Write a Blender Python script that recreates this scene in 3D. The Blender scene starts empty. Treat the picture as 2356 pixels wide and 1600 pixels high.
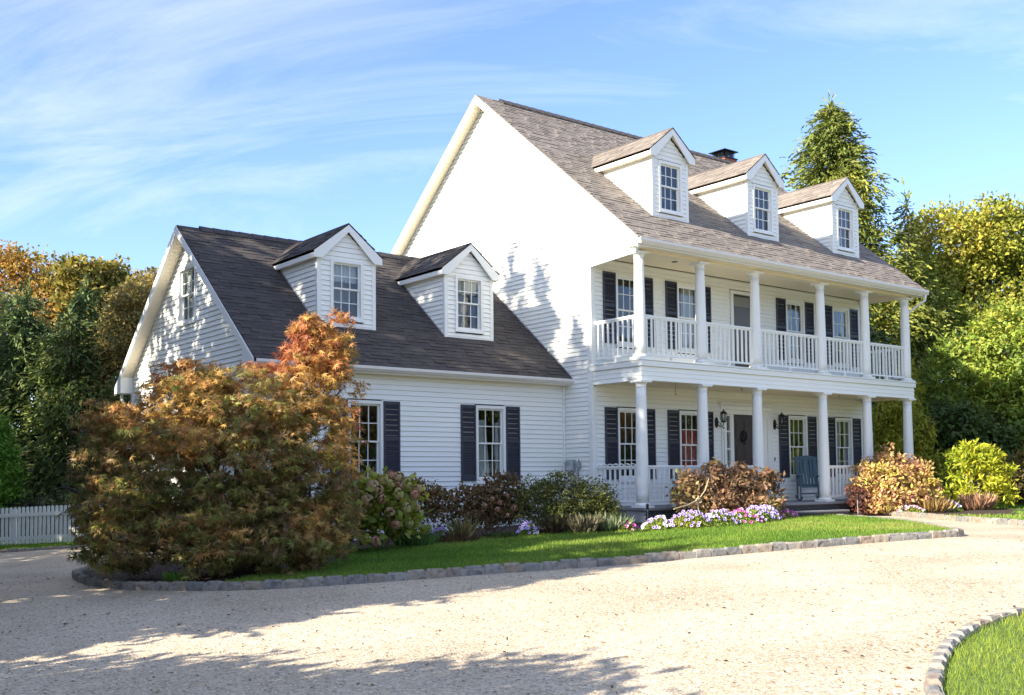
import bpy, math, random
import numpy as np
from mathutils import Matrix, Vector
from mathutils.geometry import delaunay_2d_cdt

random.seed(7)
RNG = np.random.default_rng(11)
scene = bpy.context.scene
COL = scene.collection

# ------------------------------------------------------------ camera
ZO = 2.88
YAW, PITCH, ROLL = -0.6608, 0.0521, -0.0096
fw = Vector((math.sin(-YAW)*math.cos(PITCH), math.cos(YAW)*math.cos(PITCH), math.sin(PITCH)))
r0 = Vector((math.cos(YAW), math.sin(YAW), 0)); u0 = r0.cross(fw)
rt = r0*math.cos(ROLL) + u0*math.sin(ROLL)
up = -r0*math.sin(ROLL) + u0*math.cos(ROLL)
cam_data = bpy.data.cameras.new("camera")
cam = bpy.data.objects.new("camera", cam_data); COL.objects.link(cam)
m = Matrix.Identity(4)
for i in range(3):
    m[i][0] = rt[i]; m[i][1] = up[i]; m[i][2] = -fw[i]
CAM = Vector((-15.8746, -16.989, -1.8799+ZO))
m[0][3], m[1][3], m[2][3] = CAM
cam.matrix_world = m
cam_data.sensor_fit = 'HORIZONTAL'; cam_data.sensor_width = 36
cam_data.lens = 2439.07*36/2356
cam_data.shift_x = 35.925/2356
cam_data.shift_y = 173.9/2356
cam_data.clip_start = 0.1; cam_data.clip_end = 2000
scene.camera = cam

# ------------------------------------------------------------ light and sky
SUNV = Vector((-1.0, 0.03, 0.56)).normalized()      # towards the sun
EL = math.asin(SUNV.z); AZ = math.atan2(SUNV.x, SUNV.y)
world = bpy.data.worlds.new("World"); scene.world = world; world.use_nodes = True
wn = world.node_tree.nodes; wl = world.node_tree.links; wn.clear()
def N(t, nodes=wn, **k):
    n = nodes.new(t)
    for a, b in k.items(): setattr(n, a, b)
    return n
wout = N('ShaderNodeOutputWorld'); bg = N('ShaderNodeBackground')
sky = N('ShaderNodeTexSky', sky_type='NISHITA', sun_disc=False)
sky.sun_elevation = EL; sky.sun_rotation = AZ
sky.air_density = 1.0; sky.dust_density = 0.2; sky.ozone_density = 1.5
bg.inputs['Strength'].default_value = 0.15
tc = N('ShaderNodeTexCoord'); sep = N('ShaderNodeSeparateXYZ')
wl.new(tc.outputs['Generated'], sep.inputs[0])
def math_(op, a, b=None, nodes=wn, links=wl, clamp=False):
    n = nodes.new('ShaderNodeMath'); n.operation = op; n.use_clamp = clamp
    for i, v in enumerate((a, b)):
        if v is None: continue
        if isinstance(v, (int, float)): n.inputs[i].default_value = v
        else: links.new(v, n.inputs[i])
    return n.outputs[0]
zc_ = math_('ADD', math_('MAXIMUM', sep.outputs['Z'], 0.0), 0.12)
cx = math_('DIVIDE', sep.outputs['X'], zc_); cy = math_('DIVIDE', sep.outputs['Y'], zc_)
# cloud plane axes: a along the picture's right, b away from the viewer
ca = math_('ADD', math_('MULTIPLY', cx, 0.789), math_('MULTIPLY', cy, -0.614))
cb = math_('ADD', math_('MULTIPLY', cx, 0.614), math_('MULTIPLY', cy, 0.789))
cmb = N('ShaderNodeCombineXYZ')
wl.new(math_('ADD', math_('MULTIPLY', ca, 0.95), math_('MULTIPLY', cb, 0.30)), cmb.inputs[0])
wl.new(math_('ADD', math_('MULTIPLY', cb, 2.0), math_('MULTIPLY', ca, 0.30)), cmb.inputs[1])
no1 = N('ShaderNodeTexNoise'); no1.inputs['Scale'].default_value = 0.9; no1.inputs['Detail'].default_value = 8
no1.inputs['Roughness'].default_value = 0.66; no1.inputs['Distortion'].default_value = 1.1
cmb3 = N('ShaderNodeCombineXYZ'); wl.new(ca, cmb3.inputs[0]); wl.new(cb, cmb3.inputs[1]); cmb3.inputs[2].default_value = 4.2
no2 = N('ShaderNodeTexNoise'); no2.inputs['Scale'].default_value = 0.42; no2.inputs['Detail'].default_value = 2
wl.new(cmb.outputs[0], no1.inputs['Vector']); wl.new(cmb3.outputs[0], no2.inputs['Vector'])
den = math_('ADD', no1.outputs[0], math_('MULTIPLY', math_('SUBTRACT', no2.outputs[0], 0.5), 0.9))
# streaky veil up and to the left, thickened unseen overhead to lift ambient light
den = math_('ADD', den, math_('MULTIPLY', math_('MAXIMUM', math_('MINIMUM', math_('SUBTRACT', 2.2, cb), 1.0), -0.6), 0.26))
den = math_('SUBTRACT', den, math_('MULTIPLY', math_('MAXIMUM', math_('MINIMUM', math_('ADD', ca, 0.1), 0.9), 0.0), 0.16))
mr = N('ShaderNodeMapRange'); mr.inputs['From Min'].default_value = 0.43; mr.inputs['From Max'].default_value = 0.88
mr.inputs['To Max'].default_value = 0.56
wl.new(den, mr.inputs['Value'])
mixc = N('ShaderNodeMix', data_type='RGBA')
wl.new(mr.outputs[0], mixc.inputs[0])
tint = N('ShaderNodeMix', data_type='RGBA'); tint.blend_type = 'MULTIPLY'; tint.inputs[0].default_value = 1
wl.new(sky.outputs[0], tint.inputs[6]); tint.inputs[7].default_value = (0.49, 0.53, 0.70, 1)
SKYTINT = tint
wl.new(tint.outputs[2], mixc.inputs[6]); mixc.inputs[7].default_value = (2.9, 3.0, 3.15, 1)
CLOUDC = mixc
wl.new(mixc.outputs[2], bg.inputs['Color']); wl.new(bg.outputs[0], wout.inputs['Surface'])

sd = bpy.data.lights.new("sun", 'SUN'); sd.energy = 4.1; sd.angle = math.radians(0.5); sd.color = (1.0, 0.89, 0.72)
sun = bpy.data.objects.new("sun", sd); COL.objects.link(sun)
sun.rotation_euler = SUNV.to_track_quat('Z', 'Y').to_euler(); sun.location = (-20, 0, 20)

scene.view_settings.view_transform = 'Standard'
scene.view_settings.look = 'None'
scene.view_settings.exposure = 1.68
scene.view_settings.gamma = 1
scene.view_settings.use_curve_mapping = False
scene.render.engine = 'CYCLES'
scene.cycles.max_bounces = 8; scene.cycles.transparent_max_bounces = 12

# ------------------------------------------------------------ helpers
def tag(o, label=None, cat=None, group=None, kind=None):
    if label: o['label'] = label
    if cat: o['category'] = cat
    if group: o['group'] = group
    if kind: o['kind'] = kind
    return o
def thing(name, label, cat, loc=(0, 0, 0), group=None, rotz=0):
    o = bpy.data.objects.new(name, None); COL.objects.link(o)
    o.location = loc; o.rotation_euler = (0, 0, rotz); o.empty_display_size = .2
    return tag(o, label, cat, group)
class MB:
    def __init__(s): s.v = []; s.f = []
    def add(s, vs, fs):
        b = len(s.v); s.v += [tuple(x) for x in vs]; s.f += [tuple(b+i for i in f) for f in fs]; return s
    def box(s, x0, x1, y0, y1, z0, z1):
        vs = [(x0,y0,z0),(x1,y0,z0),(x1,y1,z0),(x0,y1,z0),(x0,y0,z1),(x1,y0,z1),(x1,y1,z1),(x0,y1,z1)]
        return s.add(vs, [(0,3,2,1),(4,5,6,7),(0,1,5,4),(1,2,6,5),(2,3,7,6),(3,0,4,7)])
    def hexa(s, a, b):            # two quads (lists of 4 points) joined as a solid
        return s.add(list(a)+list(b), [(0,3,2,1),(4,5,6,7),(0,1,5,4),(1,2,6,5),(2,3,7,6),(3,0,4,7)])
    def prism(s, poly, d):        # poly: 3d points, extruded by vector d
        n = len(poly); d = Vector(d); q = [Vector(p)+d for p in poly]
        fs = [tuple(range(n))[::-1], tuple(range(n, 2*n))]
        for i in range(n): j = (i+1) % n; fs.append((i, j, n+j, n+i))
        return s.add(list(poly)+q, fs)
    def tube(s, pts, rad, n=6, cap=True):
        pts = [Vector(p) for p in pts]
        if not hasattr(rad, '__len__'): rad = [rad]*len(pts)
        b = len(s.v); prev = None
        for i, p in enumerate(pts):
            d = (pts[min(i+1, len(pts)-1)] - pts[max(i-1, 0)]).normalized()
            a = Vector((0, 0, 1)) if abs(d.z) < .9 else Vector((1, 0, 0))
            if prev is not None: a = prev
            e1 = (a - d*a.dot(d)).normalized(); e2 = d.cross(e1); prev = e1
            for k in range(n):
                t = 2*math.pi*k/n
                s.v.append(tuple(p + (e1*math.cos(t)+e2*math.sin(t))*rad[i]))
        for i in range(len(pts)-1):
            for k in range(n):
                k2 = (k+1) % n
                s.f.append((b+i*n+k, b+i*n+k2, b+(i+1)*n+k2, b+(i+1)*n+k))
        if cap:
            s.f.append(tuple(b+k for k in range(n))[::-1]); e = b+(len(pts)-1)*n
            s.f.append(tuple(e+k for k in range(n)))
        return s
    def bar(s, a, b, w, h=None):  # rectangular bar between two points
        a = Vector(a); b = Vector(b); h = h or w; d = (b-a).normalized()
        q = Vector((0, 0, 1)) if abs(d.z) < .95 else Vector((0, 1, 0))
        e1 = d.cross(q).normalized(); e2 = e1.cross(d)
        c = lambda p: [p-e1*w/2-e2*h/2, p+e1*w/2-e2*h/2, p+e1*w/2+e2*h/2, p-e1*w/2+e2*h/2]
        return s.hexa(c(a), c(b))
    def lathe(s, prof, n=20, c=(0, 0)):
        b = len(s.v)
        for r, z in prof:
            for k in range(n):
                t = 2*math.pi*k/n; s.v.append((c[0]+r*math.cos(t), c[1]+r*math.sin(t), z))
        for i in range(len(prof)-1):
            for k in range(n):
                k2 = (k+1) % n; s.f.append((b+i*n+k, b+i*n+k2, b+(i+1)*n+k2, b+(i+1)*n+k))
        s.f.append(tuple(b+k for k in range(n))[::-1]); e = b+(len(prof)-1)*n
        s.f.append(tuple(e+k for k in range(n))); return s
    def mesh(s, name, mat, smooth=False):
        me = bpy.data.meshes.new(name); me.from_pydata(s.v, [], s.f); me.materials.append(mat)
        if smooth: me.shade_smooth()
        me.update(); return me
    def build(s, name, mat, parent=None, label=None, smooth=False, bevel=0, **k):
        o = bpy.data.objects.new(name, s.mesh(name, mat, smooth)); COL.objects.link(o)
        if parent: o.parent = parent
        if bevel:
            md = o.modifiers.new('bevel', 'BEVEL'); md.width = bevel; md.segments = 1; md.limit_method = 'ANGLE'
        return tag(o, label, **k)
def inst(name, me, parent, loc=(0, 0, 0), mat=None, rot=None):
    o = bpy.data.objects.new(name, me); COL.objects.link(o)
    if parent: o.parent = parent
    if mat is not None: o.matrix_local = mat
    else:
        o.location = loc
        if rot: o.rotation_euler = rot
    return o
def copy_tree(o, parent=None):
    c = o.copy(); COL.objects.link(c); c.parent = parent
    for ch in o.children: copy_tree(ch, c)
    return c
def place(root, off):   # meshes built in world space: keep them there under a root standing at its base
    for ch in root.children: ch.location = Vector(ch.location) - Vector(off)

# ------------------------------------------------------------ materials
def mat_new(name):
    ma = bpy.data.materials.new(name); ma.use_nodes = True; nt = ma.node_tree
    bsdf = nt.nodes['Principled BSDF']; return ma, nt, bsdf
def simple(name, col, rough=.6, spec=.5, metal=0, var=.06, nscale=3.0, bump=0, bscale=40, coat=0):
    ma, nt, b = mat_new(name)
    b.inputs['Roughness'].default_value = rough; b.inputs['Metallic'].default_value = metal
    b.inputs['Specular IOR Level'].default_value = spec
    t = nt.nodes.new('ShaderNodeTexCoord'); n = nt.nodes.new('ShaderNodeTexNoise'); n.inputs['Scale'].default_value = nscale; n.inputs['Detail'].default_value = 5
    nt.links.new(t.outputs['Object'], n.inputs['Vector'])
    r = nt.nodes.new('ShaderNodeMix'); r.data_type = 'RGBA'
    nt.links.new(n.outputs[0], r.inputs[0])
    r.inputs[6].default_value = (*[c*(1-var) for c in col], 1); r.inputs[7].default_value = (*[min(1, c*(1+var)) for c in col], 1)
    nt.links.new(r.outputs[2], b.inputs['Base Color'])
    if bump:
        n2 = nt.nodes.new('ShaderNodeTexNoise'); n2.inputs['Scale'].default_value = bscale; n2.inputs['Detail'].default_value = 4
        nt.links.new(t.outputs['Object'], n2.inputs['Vector'])
        bp = nt.nodes.new('ShaderNodeBump'); bp.inputs['Strength'].default_value = bump; bp.inputs['Distance'].default_value = .01
        nt.links.new(n2.outputs[0], bp.inputs['Height']); nt.links.new(bp.outputs[0], b.inputs['Normal'])
    return ma
def ramp(nt, fac, stops):
    r = nt.nodes.new('ShaderNodeValToRGB'); e = r.color_ramp.elements
    while len(e) < len(stops): e.new(.5)
    for q, (p, c) in zip(e, stops): q.position = p; q.color = (*c, 1)
    nt.links.new(fac, r.inputs[0]); return r.outputs[0]
def leafmat(name, trans=.35, rough=.5, spec=.3):
    ma, nt, b = mat_new(name)
    a = nt.nodes.new('ShaderNodeAttribute'); a.attribute_name = 'Col'
    nt.links.new(a.outputs['Color'], b.inputs['Base Color']); b.inputs['Roughness'].default_value = rough
    b.inputs['Specular IOR Level'].default_value = spec
    tr = nt.nodes.new('ShaderNodeBsdfTranslucent'); nt.links.new(a.outputs['Color'], tr.inputs['Color'])
    mx = nt.nodes.new('ShaderNodeMixShader'); mx.inputs[0].default_value = trans
    nt.links.new(b.outputs[0], mx.inputs[1]); nt.links.new(tr.outputs[0], mx.inputs[2])
    nt.links.new(mx.outputs[0], nt.nodes['Material Output'].inputs['Surface']); return ma
M = {}
M['siding'] = simple('siding_white', (.84, .86, .82), .45, .4, var=.025, nscale=1.2)
M['trim'] = simple('trim_white', (.80, .82, .79), .4, .5, var=.02)
M['paint'] = simple('painted_wood', (.80, .82, .79), .35, .5, var=.03, bump=.05)
M['soffit'] = simple('soffit_cream', (.82, .73, .56), .5, var=.03)
M['shutter'] = simple('shutter_slate', (.030, .034, .055), .45, .5, var=.12)
M['door'] = simple('door_dark', (.035, .025, .03), .35, .5, var=.12)
M['deck'] = simple('deck_grey', (.22, .22, .23), .6, var=.15, nscale=6)
M['lattice'] = simple('lattice_dark', (.02, .024, .03), .5)
M['skirt'] = simple('skirt_grey', (.32, .33, .34), .7)
M['black'] = simple('black_iron', (.012, .012, .014), .45, .5)
M['bronze'] = simple('lantern_metal', (.02, .017, .015), .4, .5, metal=.6)
M['brick'] = simple('chimney_brick', (.36, .12, .07), .85, var=.3, nscale=9, bump=.3)
M['darkmetal'] = simple('chimney_cap_metal', (.03, .035, .04), .4, metal=.7)
M['grey'] = simple('meter_grey', (.33, .36, .38), .4, metal=.3)
M['chair'] = simple('chair_blue', (.045, .10, .13), .5, var=.12)
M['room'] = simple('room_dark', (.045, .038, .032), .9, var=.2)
M['gutter'] = simple('gutter_white', (.74, .72, .69), .35, .5, var=.05)
M['curtain'] = simple('curtain_cloth', (.62, .60, .56), .9, var=.1)
M['redcurtain'] = simple('curtain_red', (.60, .07, .07), .9, var=.2)
M['shade'] = simple('roller_shade', (.75, .76, .74), .8, var=.03)
M['flash'] = simple('flashing', (.5, .52, .55), .35, metal=.4)
M['ridge'] = simple('ridge_cap_dark', (.05, .045, .045), .9, bump=.3, bscale=200)
M['mortar'] = simple('joint_mortar', (.30, .29, .27), .9, bump=.5, bscale=120)
M['bark'] = simple('bark', (.11, .085, .065), .9, var=.35, nscale=8, bump=.8, bscale=30)
M['palebark'] = simple('pale_twigs', (.38, .34, .28), .8, var=.25, nscale=8)
M['rust'] = simple('garden_stake', (.42, .33, .20), .6)
M['leaf'] = leafmat('leaf'); M['needle'] = leafmat('needle', .2, .6); M['grass'] = leafmat('grass_blades', .4, .55, .25)
M['petal'] = leafmat('petal', .35, .6, .2)
def glassmat():
    ma, nt, b = mat_new('window_glass'); nt.nodes.remove(b)
    fr = nt.nodes.new('ShaderNodeFresnel'); fr.inputs[0].default_value = 1.75
    tr = nt.nodes.new('ShaderNodeBsdfTransparent'); tr.inputs[0].default_value = (.80, .84, .85, 1)
    gl = nt.nodes.new('ShaderNodeBsdfGlossy'); gl.inputs['Roughness'].default_value = 0.015; gl.inputs[0].default_value = (.9, .95, 1, 1)
    t = nt.nodes.new('ShaderNodeTexCoord'); n = nt.nodes.new('ShaderNodeTexNoise'); n.inputs['Scale'].default_value = 2.2
    g_ = nt.nodes.new('ShaderNodeNewGeometry'); nt.links.new(g_.outputs['Position'], n.inputs['Vector']); bp = nt.nodes.new('ShaderNodeBump'); bp.inputs['Strength'].default_value = .10; bp.inputs['Distance'].default_value = .05
    nt.links.new(n.outputs[0], bp.inputs['Height']); nt.links.new(bp.outputs[0], gl.inputs['Normal'])
    mx = nt.nodes.new('ShaderNodeMixShader'); nt.links.new(math_('MULTIPLY', fr.outputs[0], math_('SUBTRACT', 1.0, g_.outputs['Backfacing'], nt.nodes, nt.links), nt.nodes, nt.links), mx.inputs[0]); nt.links.new(tr.outputs[0], mx.inputs[1]); nt.links.new(gl.outputs[0], mx.inputs[2])
    nt.links.new(mx.outputs[0], nt.nodes['Material Output'].inputs['Surface']); return ma
M['glass'] = glassmat()
def shinglemat(name, stops):
    ma, nt, b = mat_new(name); b.inputs['Roughness'].default_value = .9; b.inputs['Specular IOR Level'].default_value = .25
    g = nt.nodes.new('ShaderNodeNewGeometry'); oi = nt.nodes.new('ShaderNodeObjectInfo')
    s = math_('FRACT', math_('ADD', g.outputs['Random Per Island'], oi.outputs['Random'], nt.nodes, nt.links), None, nt.nodes, nt.links)
    t = nt.nodes.new('ShaderNodeNewGeometry'); n = nt.nodes.new('ShaderNodeTexNoise'); n.inputs['Scale'].default_value = 1.1; n.inputs['Detail'].default_value = 6
    nt.links.new(t.outputs['Position'], n.inputs['Vector'])
    n3 = nt.nodes.new('ShaderNodeTexNoise'); n3.inputs['Scale'].default_value = 90; nt.links.new(t.outputs['Position'], n3.inputs['Vector'])
    f = math_('ADD', math_('MULTIPLY', s, .42, nt.nodes, nt.links), math_('MULTIPLY', n.outputs[0], .38, nt.nodes, nt.links), nt.nodes, nt.links)
    f = math_('ADD', f, math_('MULTIPLY', n3.outputs[0], .2, nt.nodes, nt.links), nt.nodes, nt.links)
    nt.links.new(ramp(nt, f, stops), b.inputs['Base Color'])
    bp = nt.nodes.new('ShaderNodeBump'); bp.inputs['Strength'].default_value = .5; bp.inputs['Distance'].default_value = .004
    nt.links.new(n3.outputs[0], bp.inputs['Height']); nt.links.new(bp.outputs[0], b.inputs['Normal']); return ma
M['shingle_main'] = shinglemat('shingle_main', [(.2, (.175, .15, .132)), (.5, (.212, .186, .164)), (.8, (.262, .233, .205))])
M['shingle_shaded'] = shinglemat('shingle_shaded', [(.2, (.055, .049, .048)), (.5, (.070, .063, .061)), (.8, (.090, .081, .077))])  # main roof shingles again, with the wing's shade mixed into the colour
def stonemat():
    ma, nt, b = mat_new('granite_block'); b.inputs['Roughness'].default_value = .8
    oi = nt.nodes.new('ShaderNodeObjectInfo'); t = nt.nodes.new('ShaderNodeNewGeometry')
    n = nt.nodes.new('ShaderNodeTexNoise'); n.inputs['Scale'].default_value = 14; n.inputs['Detail'].default_value = 8; nt.links.new(t.outputs['Position'], n.inputs['Vector'])
    c1 = ramp(nt, oi.outputs['Random'], [(0, (.16, .165, .165)), (.4, (.24, .235, .22)), (.7, (.29, .25, .20)), (.85, (.26, .20, .15)), (1, (.20, .205, .20))])
    c2 = ramp(nt, n.outputs[0], [(.25, (.45, .42, .38)), (.5, (1, 1, 1)), (.75, (1.25, 1.2, 1.15))])
    mx = nt.nodes.new('ShaderNodeMix'); mx.data_type = 'RGBA'; mx.blend_type = 'MULTIPLY'; mx.inputs[0].default_value = 1
    nt.links.new(c1, mx.inputs[6]); nt.links.new(c2, mx.inputs[7]); nt.links.new(mx.outputs[2], b.inputs['Base Color'])
    bp = nt.nodes.new('ShaderNodeBump'); bp.inputs['Strength'].default_value = .8; bp.inputs['Distance'].default_value = .02
    nt.links.new(n.outputs[0], bp.inputs['Height']); nt.links.new(bp.outputs[0], b.inputs['Normal']); return ma
M['stone'] = stonemat()
def gravelmat(pebble=False):
    ma, nt, b = mat_new('gravel_pebbles' if pebble else 'gravel'); b.inputs['Roughness'].default_value = .85; b.inputs['Specular IOR Level'].default_value = .2
    t = nt.nodes.new('ShaderNodeNewGeometry')
    if pebble:
        nt.links.new(ramp(nt, t.outputs['Random Per Island'], [(0, (.16, .13, .10)), (.03, (.30, .25, .19)), (.10, (.40, .33, .24)), (.5, (.53, .46, .355)), (.9, (.65, .575, .455)), (1, (.52, .38, .25))]), b.inputs['Base Color'])
        return ma
    v = nt.nodes.new('ShaderNodeTexVoronoi'); v.inputs['Scale'].default_value = 42; nt.links.new(t.outputs['Position'], v.inputs['Vector'])
    v2 = nt.nodes.new('ShaderNodeTexVoronoi'); v2.inputs['Scale'].default_value = 95; nt.links.new(t.outputs['Position'], v2.inputs['Vector'])
    sp = nt.nodes.new('ShaderNodeSeparateColor'); nt.links.new(v.outputs['Color'], sp.inputs[0])
    n = nt.nodes.new('ShaderNodeTexNoise'); n.inputs['Scale'].default_value = .6; n.inputs['Detail'].default_value = 6; nt.links.new(t.outputs['Position'], n.inputs['Vector'])
    c1 = ramp(nt, sp.outputs[0], [(0, (.16, .13, .10)), (.035, (.36, .30, .23)), (.10, (.42, .35, .26)), (.6, (.54, .47, .365)), (1, (.64, .57, .455))])
    c2 = ramp(nt, n.outputs[0], [(.3, (.76, .735, .70)), (.65, (1.05, 1.04, 1.02))])
    mx = nt.nodes.new('ShaderNodeMix'); mx.data_type = 'RGBA'; mx.blend_type = 'MULTIPLY'; mx.inputs[0].default_value = 1
    nt.links.new(c1, mx.inputs[6]); nt.links.new(c2, mx.inputs[7]); nt.links.new(mx.outputs[2], b.inputs['Base Color'])
    h = math_('ADD', v.outputs['Distance'], math_('MULTIPLY', v2.outputs['Distance'], .5, nt.nodes, nt.links), nt.nodes, nt.links)
    bp = nt.nodes.new('ShaderNodeBump'); bp.invert = True; bp.inputs['Strength'].default_value = .5; bp.inputs['Distance'].default_value = .012
    nt.links.new(h, bp.inputs['Height']); nt.links.new(bp.outputs[0], b.inputs['Normal']); return ma
M['gravel'] = gravelmat(); M['pebble'] = gravelmat(True)
def soilmat(name, a, c, sc=25):
    ma, nt, b = mat_new(name); b.inputs['Roughness'].default_value = .95
    t = nt.nodes.new('ShaderNodeNewGeometry'); n = nt.nodes.new('ShaderNodeTexNoise'); n.inputs['Scale'].default_value = sc; n.inputs['Detail'].default_value = 8
    nt.links.new(t.outputs['Position'], n.inputs['Vector']); nt.links.new(ramp(nt, n.outputs[0], [(.3, a), (.7, c)]), b.inputs['Base Color'])
    bp = nt.nodes.new('ShaderNodeBump'); bp.inputs['Strength'].default_value = .9; bp.inputs['Distance'].default_value = .03
    nt.links.new(n.outputs[0], bp.inputs['Height']); nt.links.new(bp.outputs[0], b.inputs['Normal']); return ma
M['mulch'] = soilmat('mulch', (.016, .010, .007), (.065, .038, .026))
M['turf'] = soilmat('turf', (.05, .085, .015), (.10, .16, .03), 12)
M['field'] = soilmat('field', (.05, .07, .02), (.09, .10, .04), 2)
# ------------------------------------------------------------ ground heights
def gz(x, y):
    sx = min(max(-x, 0), 20); sy = min(max(y, 0), 14)
    return -.04*sx - .015*sy
def in_poly(x, y, P):
    c = False; j = len(P)-1
    for i in range(len(P)):
        xi, yi = P[i]; xj, yj = P[j]
        if (yi > y) != (yj > y) and x < (xj-xi)*(y-yi)/(yj-yi)+xi: c = not c
        j = i
    return c
def in_poly_np(X, Y, P):
    c = np.zeros(len(X), bool); j = len(P)-1
    for i in range(len(P)):
        xi, yi = P[i]; xj, yj = P[j]
        with np.errstate(divide='ignore', invalid='ignore'):
            t = ((yi > Y) != (yj > Y)) & (X < (xj-xi)*(Y-yi)/(yj-yi+1e-12)+xi)
        c ^= t; j = i
    return c
def gz_np(X, Y): return -.04*np.clip(-X, 0, 20) - .015*np.clip(Y, 0, 14)
def smooth(pts, n=6, closed=False):
    out = []; m_ = len(pts)
    rng_ = range(m_ if closed else m_-1)
    g = lambda i: pts[i % m_] if closed else pts[min(max(i, 0), m_-1)]
    for i in rng_:
        p0, p1, p2, p3 = g(i-1), g(i), g(i+1), g(i+2)
        for k in range(n):
            t = k/n
            out.append(tuple(.5*((2*p1[a])+(-p0[a]+p2[a])*t+(2*p0[a]-5*p1[a]+4*p2[a]-p3[a])*t*t+(-p0[a]+3*p1[a]-3*p2[a]+p3[a])*t**3) for a in (0, 1)))
    if not closed: out.append(tuple(pts[-1][:2]))
    return out
def sheet(name, poly, off, mat, step=.5, bumpy=0, kind='structure', skirt=.25):
    xs = [p[0] for p in poly]; ys = [p[1] for p in poly]
    pts = [Vector((p[0], p[1])) for p in poly]; n = len(pts)
    ed = [(i, (i+1) % n) for i in range(n)]
    x = min(xs)
    while x < max(xs):
        y = min(ys)
        while y < max(ys):
            if in_poly(x+.01, y+.01, poly): pts.append(Vector((x+.01, y+.01)))
            y += step
        x += step
    vs, es, fs, *_ = delaunay_2d_cdt(pts, ed, [], 1, 1e-5)
    V = [(v.x, v.y, gz(v.x, v.y)+off+(bumpy*(math.sin(v.x*3.1)+math.sin(v.y*2.7+v.x)) if bumpy else 0)) for v in vs]
    mb = MB(); mb.v = V; mb.f = [tuple(f) for f in fs]
    if skirt:
        for i in range(n):
            a = poly[i]; b = poly[(i+1) % n]; s = len(mb.v)
            mb.v += [(a[0], a[1], gz(*a)+off), (b[0], b[1], gz(*b)+off), (b[0], b[1], gz(*b)+off-skirt), (a[0], a[1], gz(*a)+off-skirt)]
            mb.f.append((s, s+1, s+2, s+3))
    return mb.build(name, mat, kind=kind)

# ground: one big sheet, then the gravel drive above it
def gridsheet(name, X, Y, off, mat):
    mb = MB(); nx, ny = len(X), len(Y)
    mb.v = [(x, y, gz(x, y)+off) for y in Y for x in X]
    mb.f = [(j*nx+i, j*nx+i+1, (j+1)*nx+i+1, (j+1)*nx+i) for j in range(ny-1) for i in range(nx-1)]
    return mb.build(name, mat, kind='structure')
far = [-900, -400, -200, -100, -60]
gridsheet('ground', far+list(range(-40, 41, 2))+[60, 100, 200, 400, 900], far+list(range(-40, 41, 2))+[60, 100, 200, 400, 900], -.03, M['field'])
drive = smooth([(-32, -30), (12, -30), (13, -18), (9.5, -11), (7.6, -7), (9, -3.5), (10.2, -1.0), (6, .2), (0, .2), (-5, .5), (-7.2, 1), (-7.4, 4), (-7.3, 8.0), (-9.2, 8.0), (-12, 9.5), (-18, 12), (-30, 12)], 4, True)
sheet('gravel_driveway', drive, 0.0, M['gravel'], 1.0, skirt=.1)

# ------------------------------------------------------------ HOUSE
SL = .83
house = thing('house', 'two storey white clapboard house with a double front porch, dormers and a lower side wing', 'house', (0, 0, 0))
LW = 10.33; PY = -1.5; RY = 3.78; BY = 2*RY-PY        # length, porch front, ridge, back wall
EY, EZ = -1.75, 5.96                                   # roof edge
def mroof(y): return EZ + SL*(y-EY) if y <= RY else EZ + SL*(2*RY-y-EY)
GX, GY0, GY1 = -7.39, .93, 7.80; GR = 4.42; GEY, GEZ = .64, 3.22
def groof(y): return GEZ + SL*(y-GEY) if y <= GR else GEZ + SL*(2*GR-y-GEY)
C = .1016
def siding(parent, name, O, U, Nn, z0, z1, ulim, holes=(), mat=None, joined=False, zref=2.88, th=.05):
    """clapboards: one board per course; O origin, U along the wall, Nn outward. ulim(z)->(u0,u1)"""
    O = Vector(O); U = Vector(U); Nn = Vector(Nn); Zv = Vector((0, 0, 1)); mat = mat or M['siding']
    k0 = math.floor((z0-zref)/C+1e-6); k = k0; J = MB()
    while True:
        a = max(zref+k*C, z0); b = min(zref+(k+1)*C, z1); k += 1
        if a >= z1-1e-6: break
        if b-a < .01: continue
        la, ha = ulim(a); lb, hb = ulim(b)
        if ha-la < .02 and hb-lb < .02: continue
        if ha-la < .02: la, ha = lb, lb+.01
        if hb-lb < .02: hb = lb = (la+ha)/2; 
        segs = [(la, ha, lb, hb)]; zm = (a+b)/2
        for (h0, h1, g0, g1) in holes:
            if g0 < zm < g1:
                new = []
                for s in segs:
                    if h0 >= s[1] or h1 <= s[0]: new.append(s); continue
                    if h0 > s[0]+.01: new.append((s[0], h0, s[2] if s[2] < h0 else h0-.001, h0))
                    if h1 < s[1]-.01: new.append((h1, s[1], h1, s[3] if s[3] > h1 else h1+.001))
                segs = new
        for (p, q, r, s) in segs:
            mb = J if joined else MB()
            P3 = lambda u, z, n: O+U*u+Zv*z+Nn*n
            lo = [P3(p, a, -th), P3(q, a, -th), P3(q, a+.004, .024), P3(p, a+.004, .024)]
            hi = [P3(r, b, -th), P3(s, b, -th), P3(s, b, .003), P3(r, b, .003)]
            mb.hexa(lo, hi)
            if not joined: mb.build('siding_board', mat, parent)
    if joined: return J.build(name, mat, parent, kind='stuff')
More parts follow.
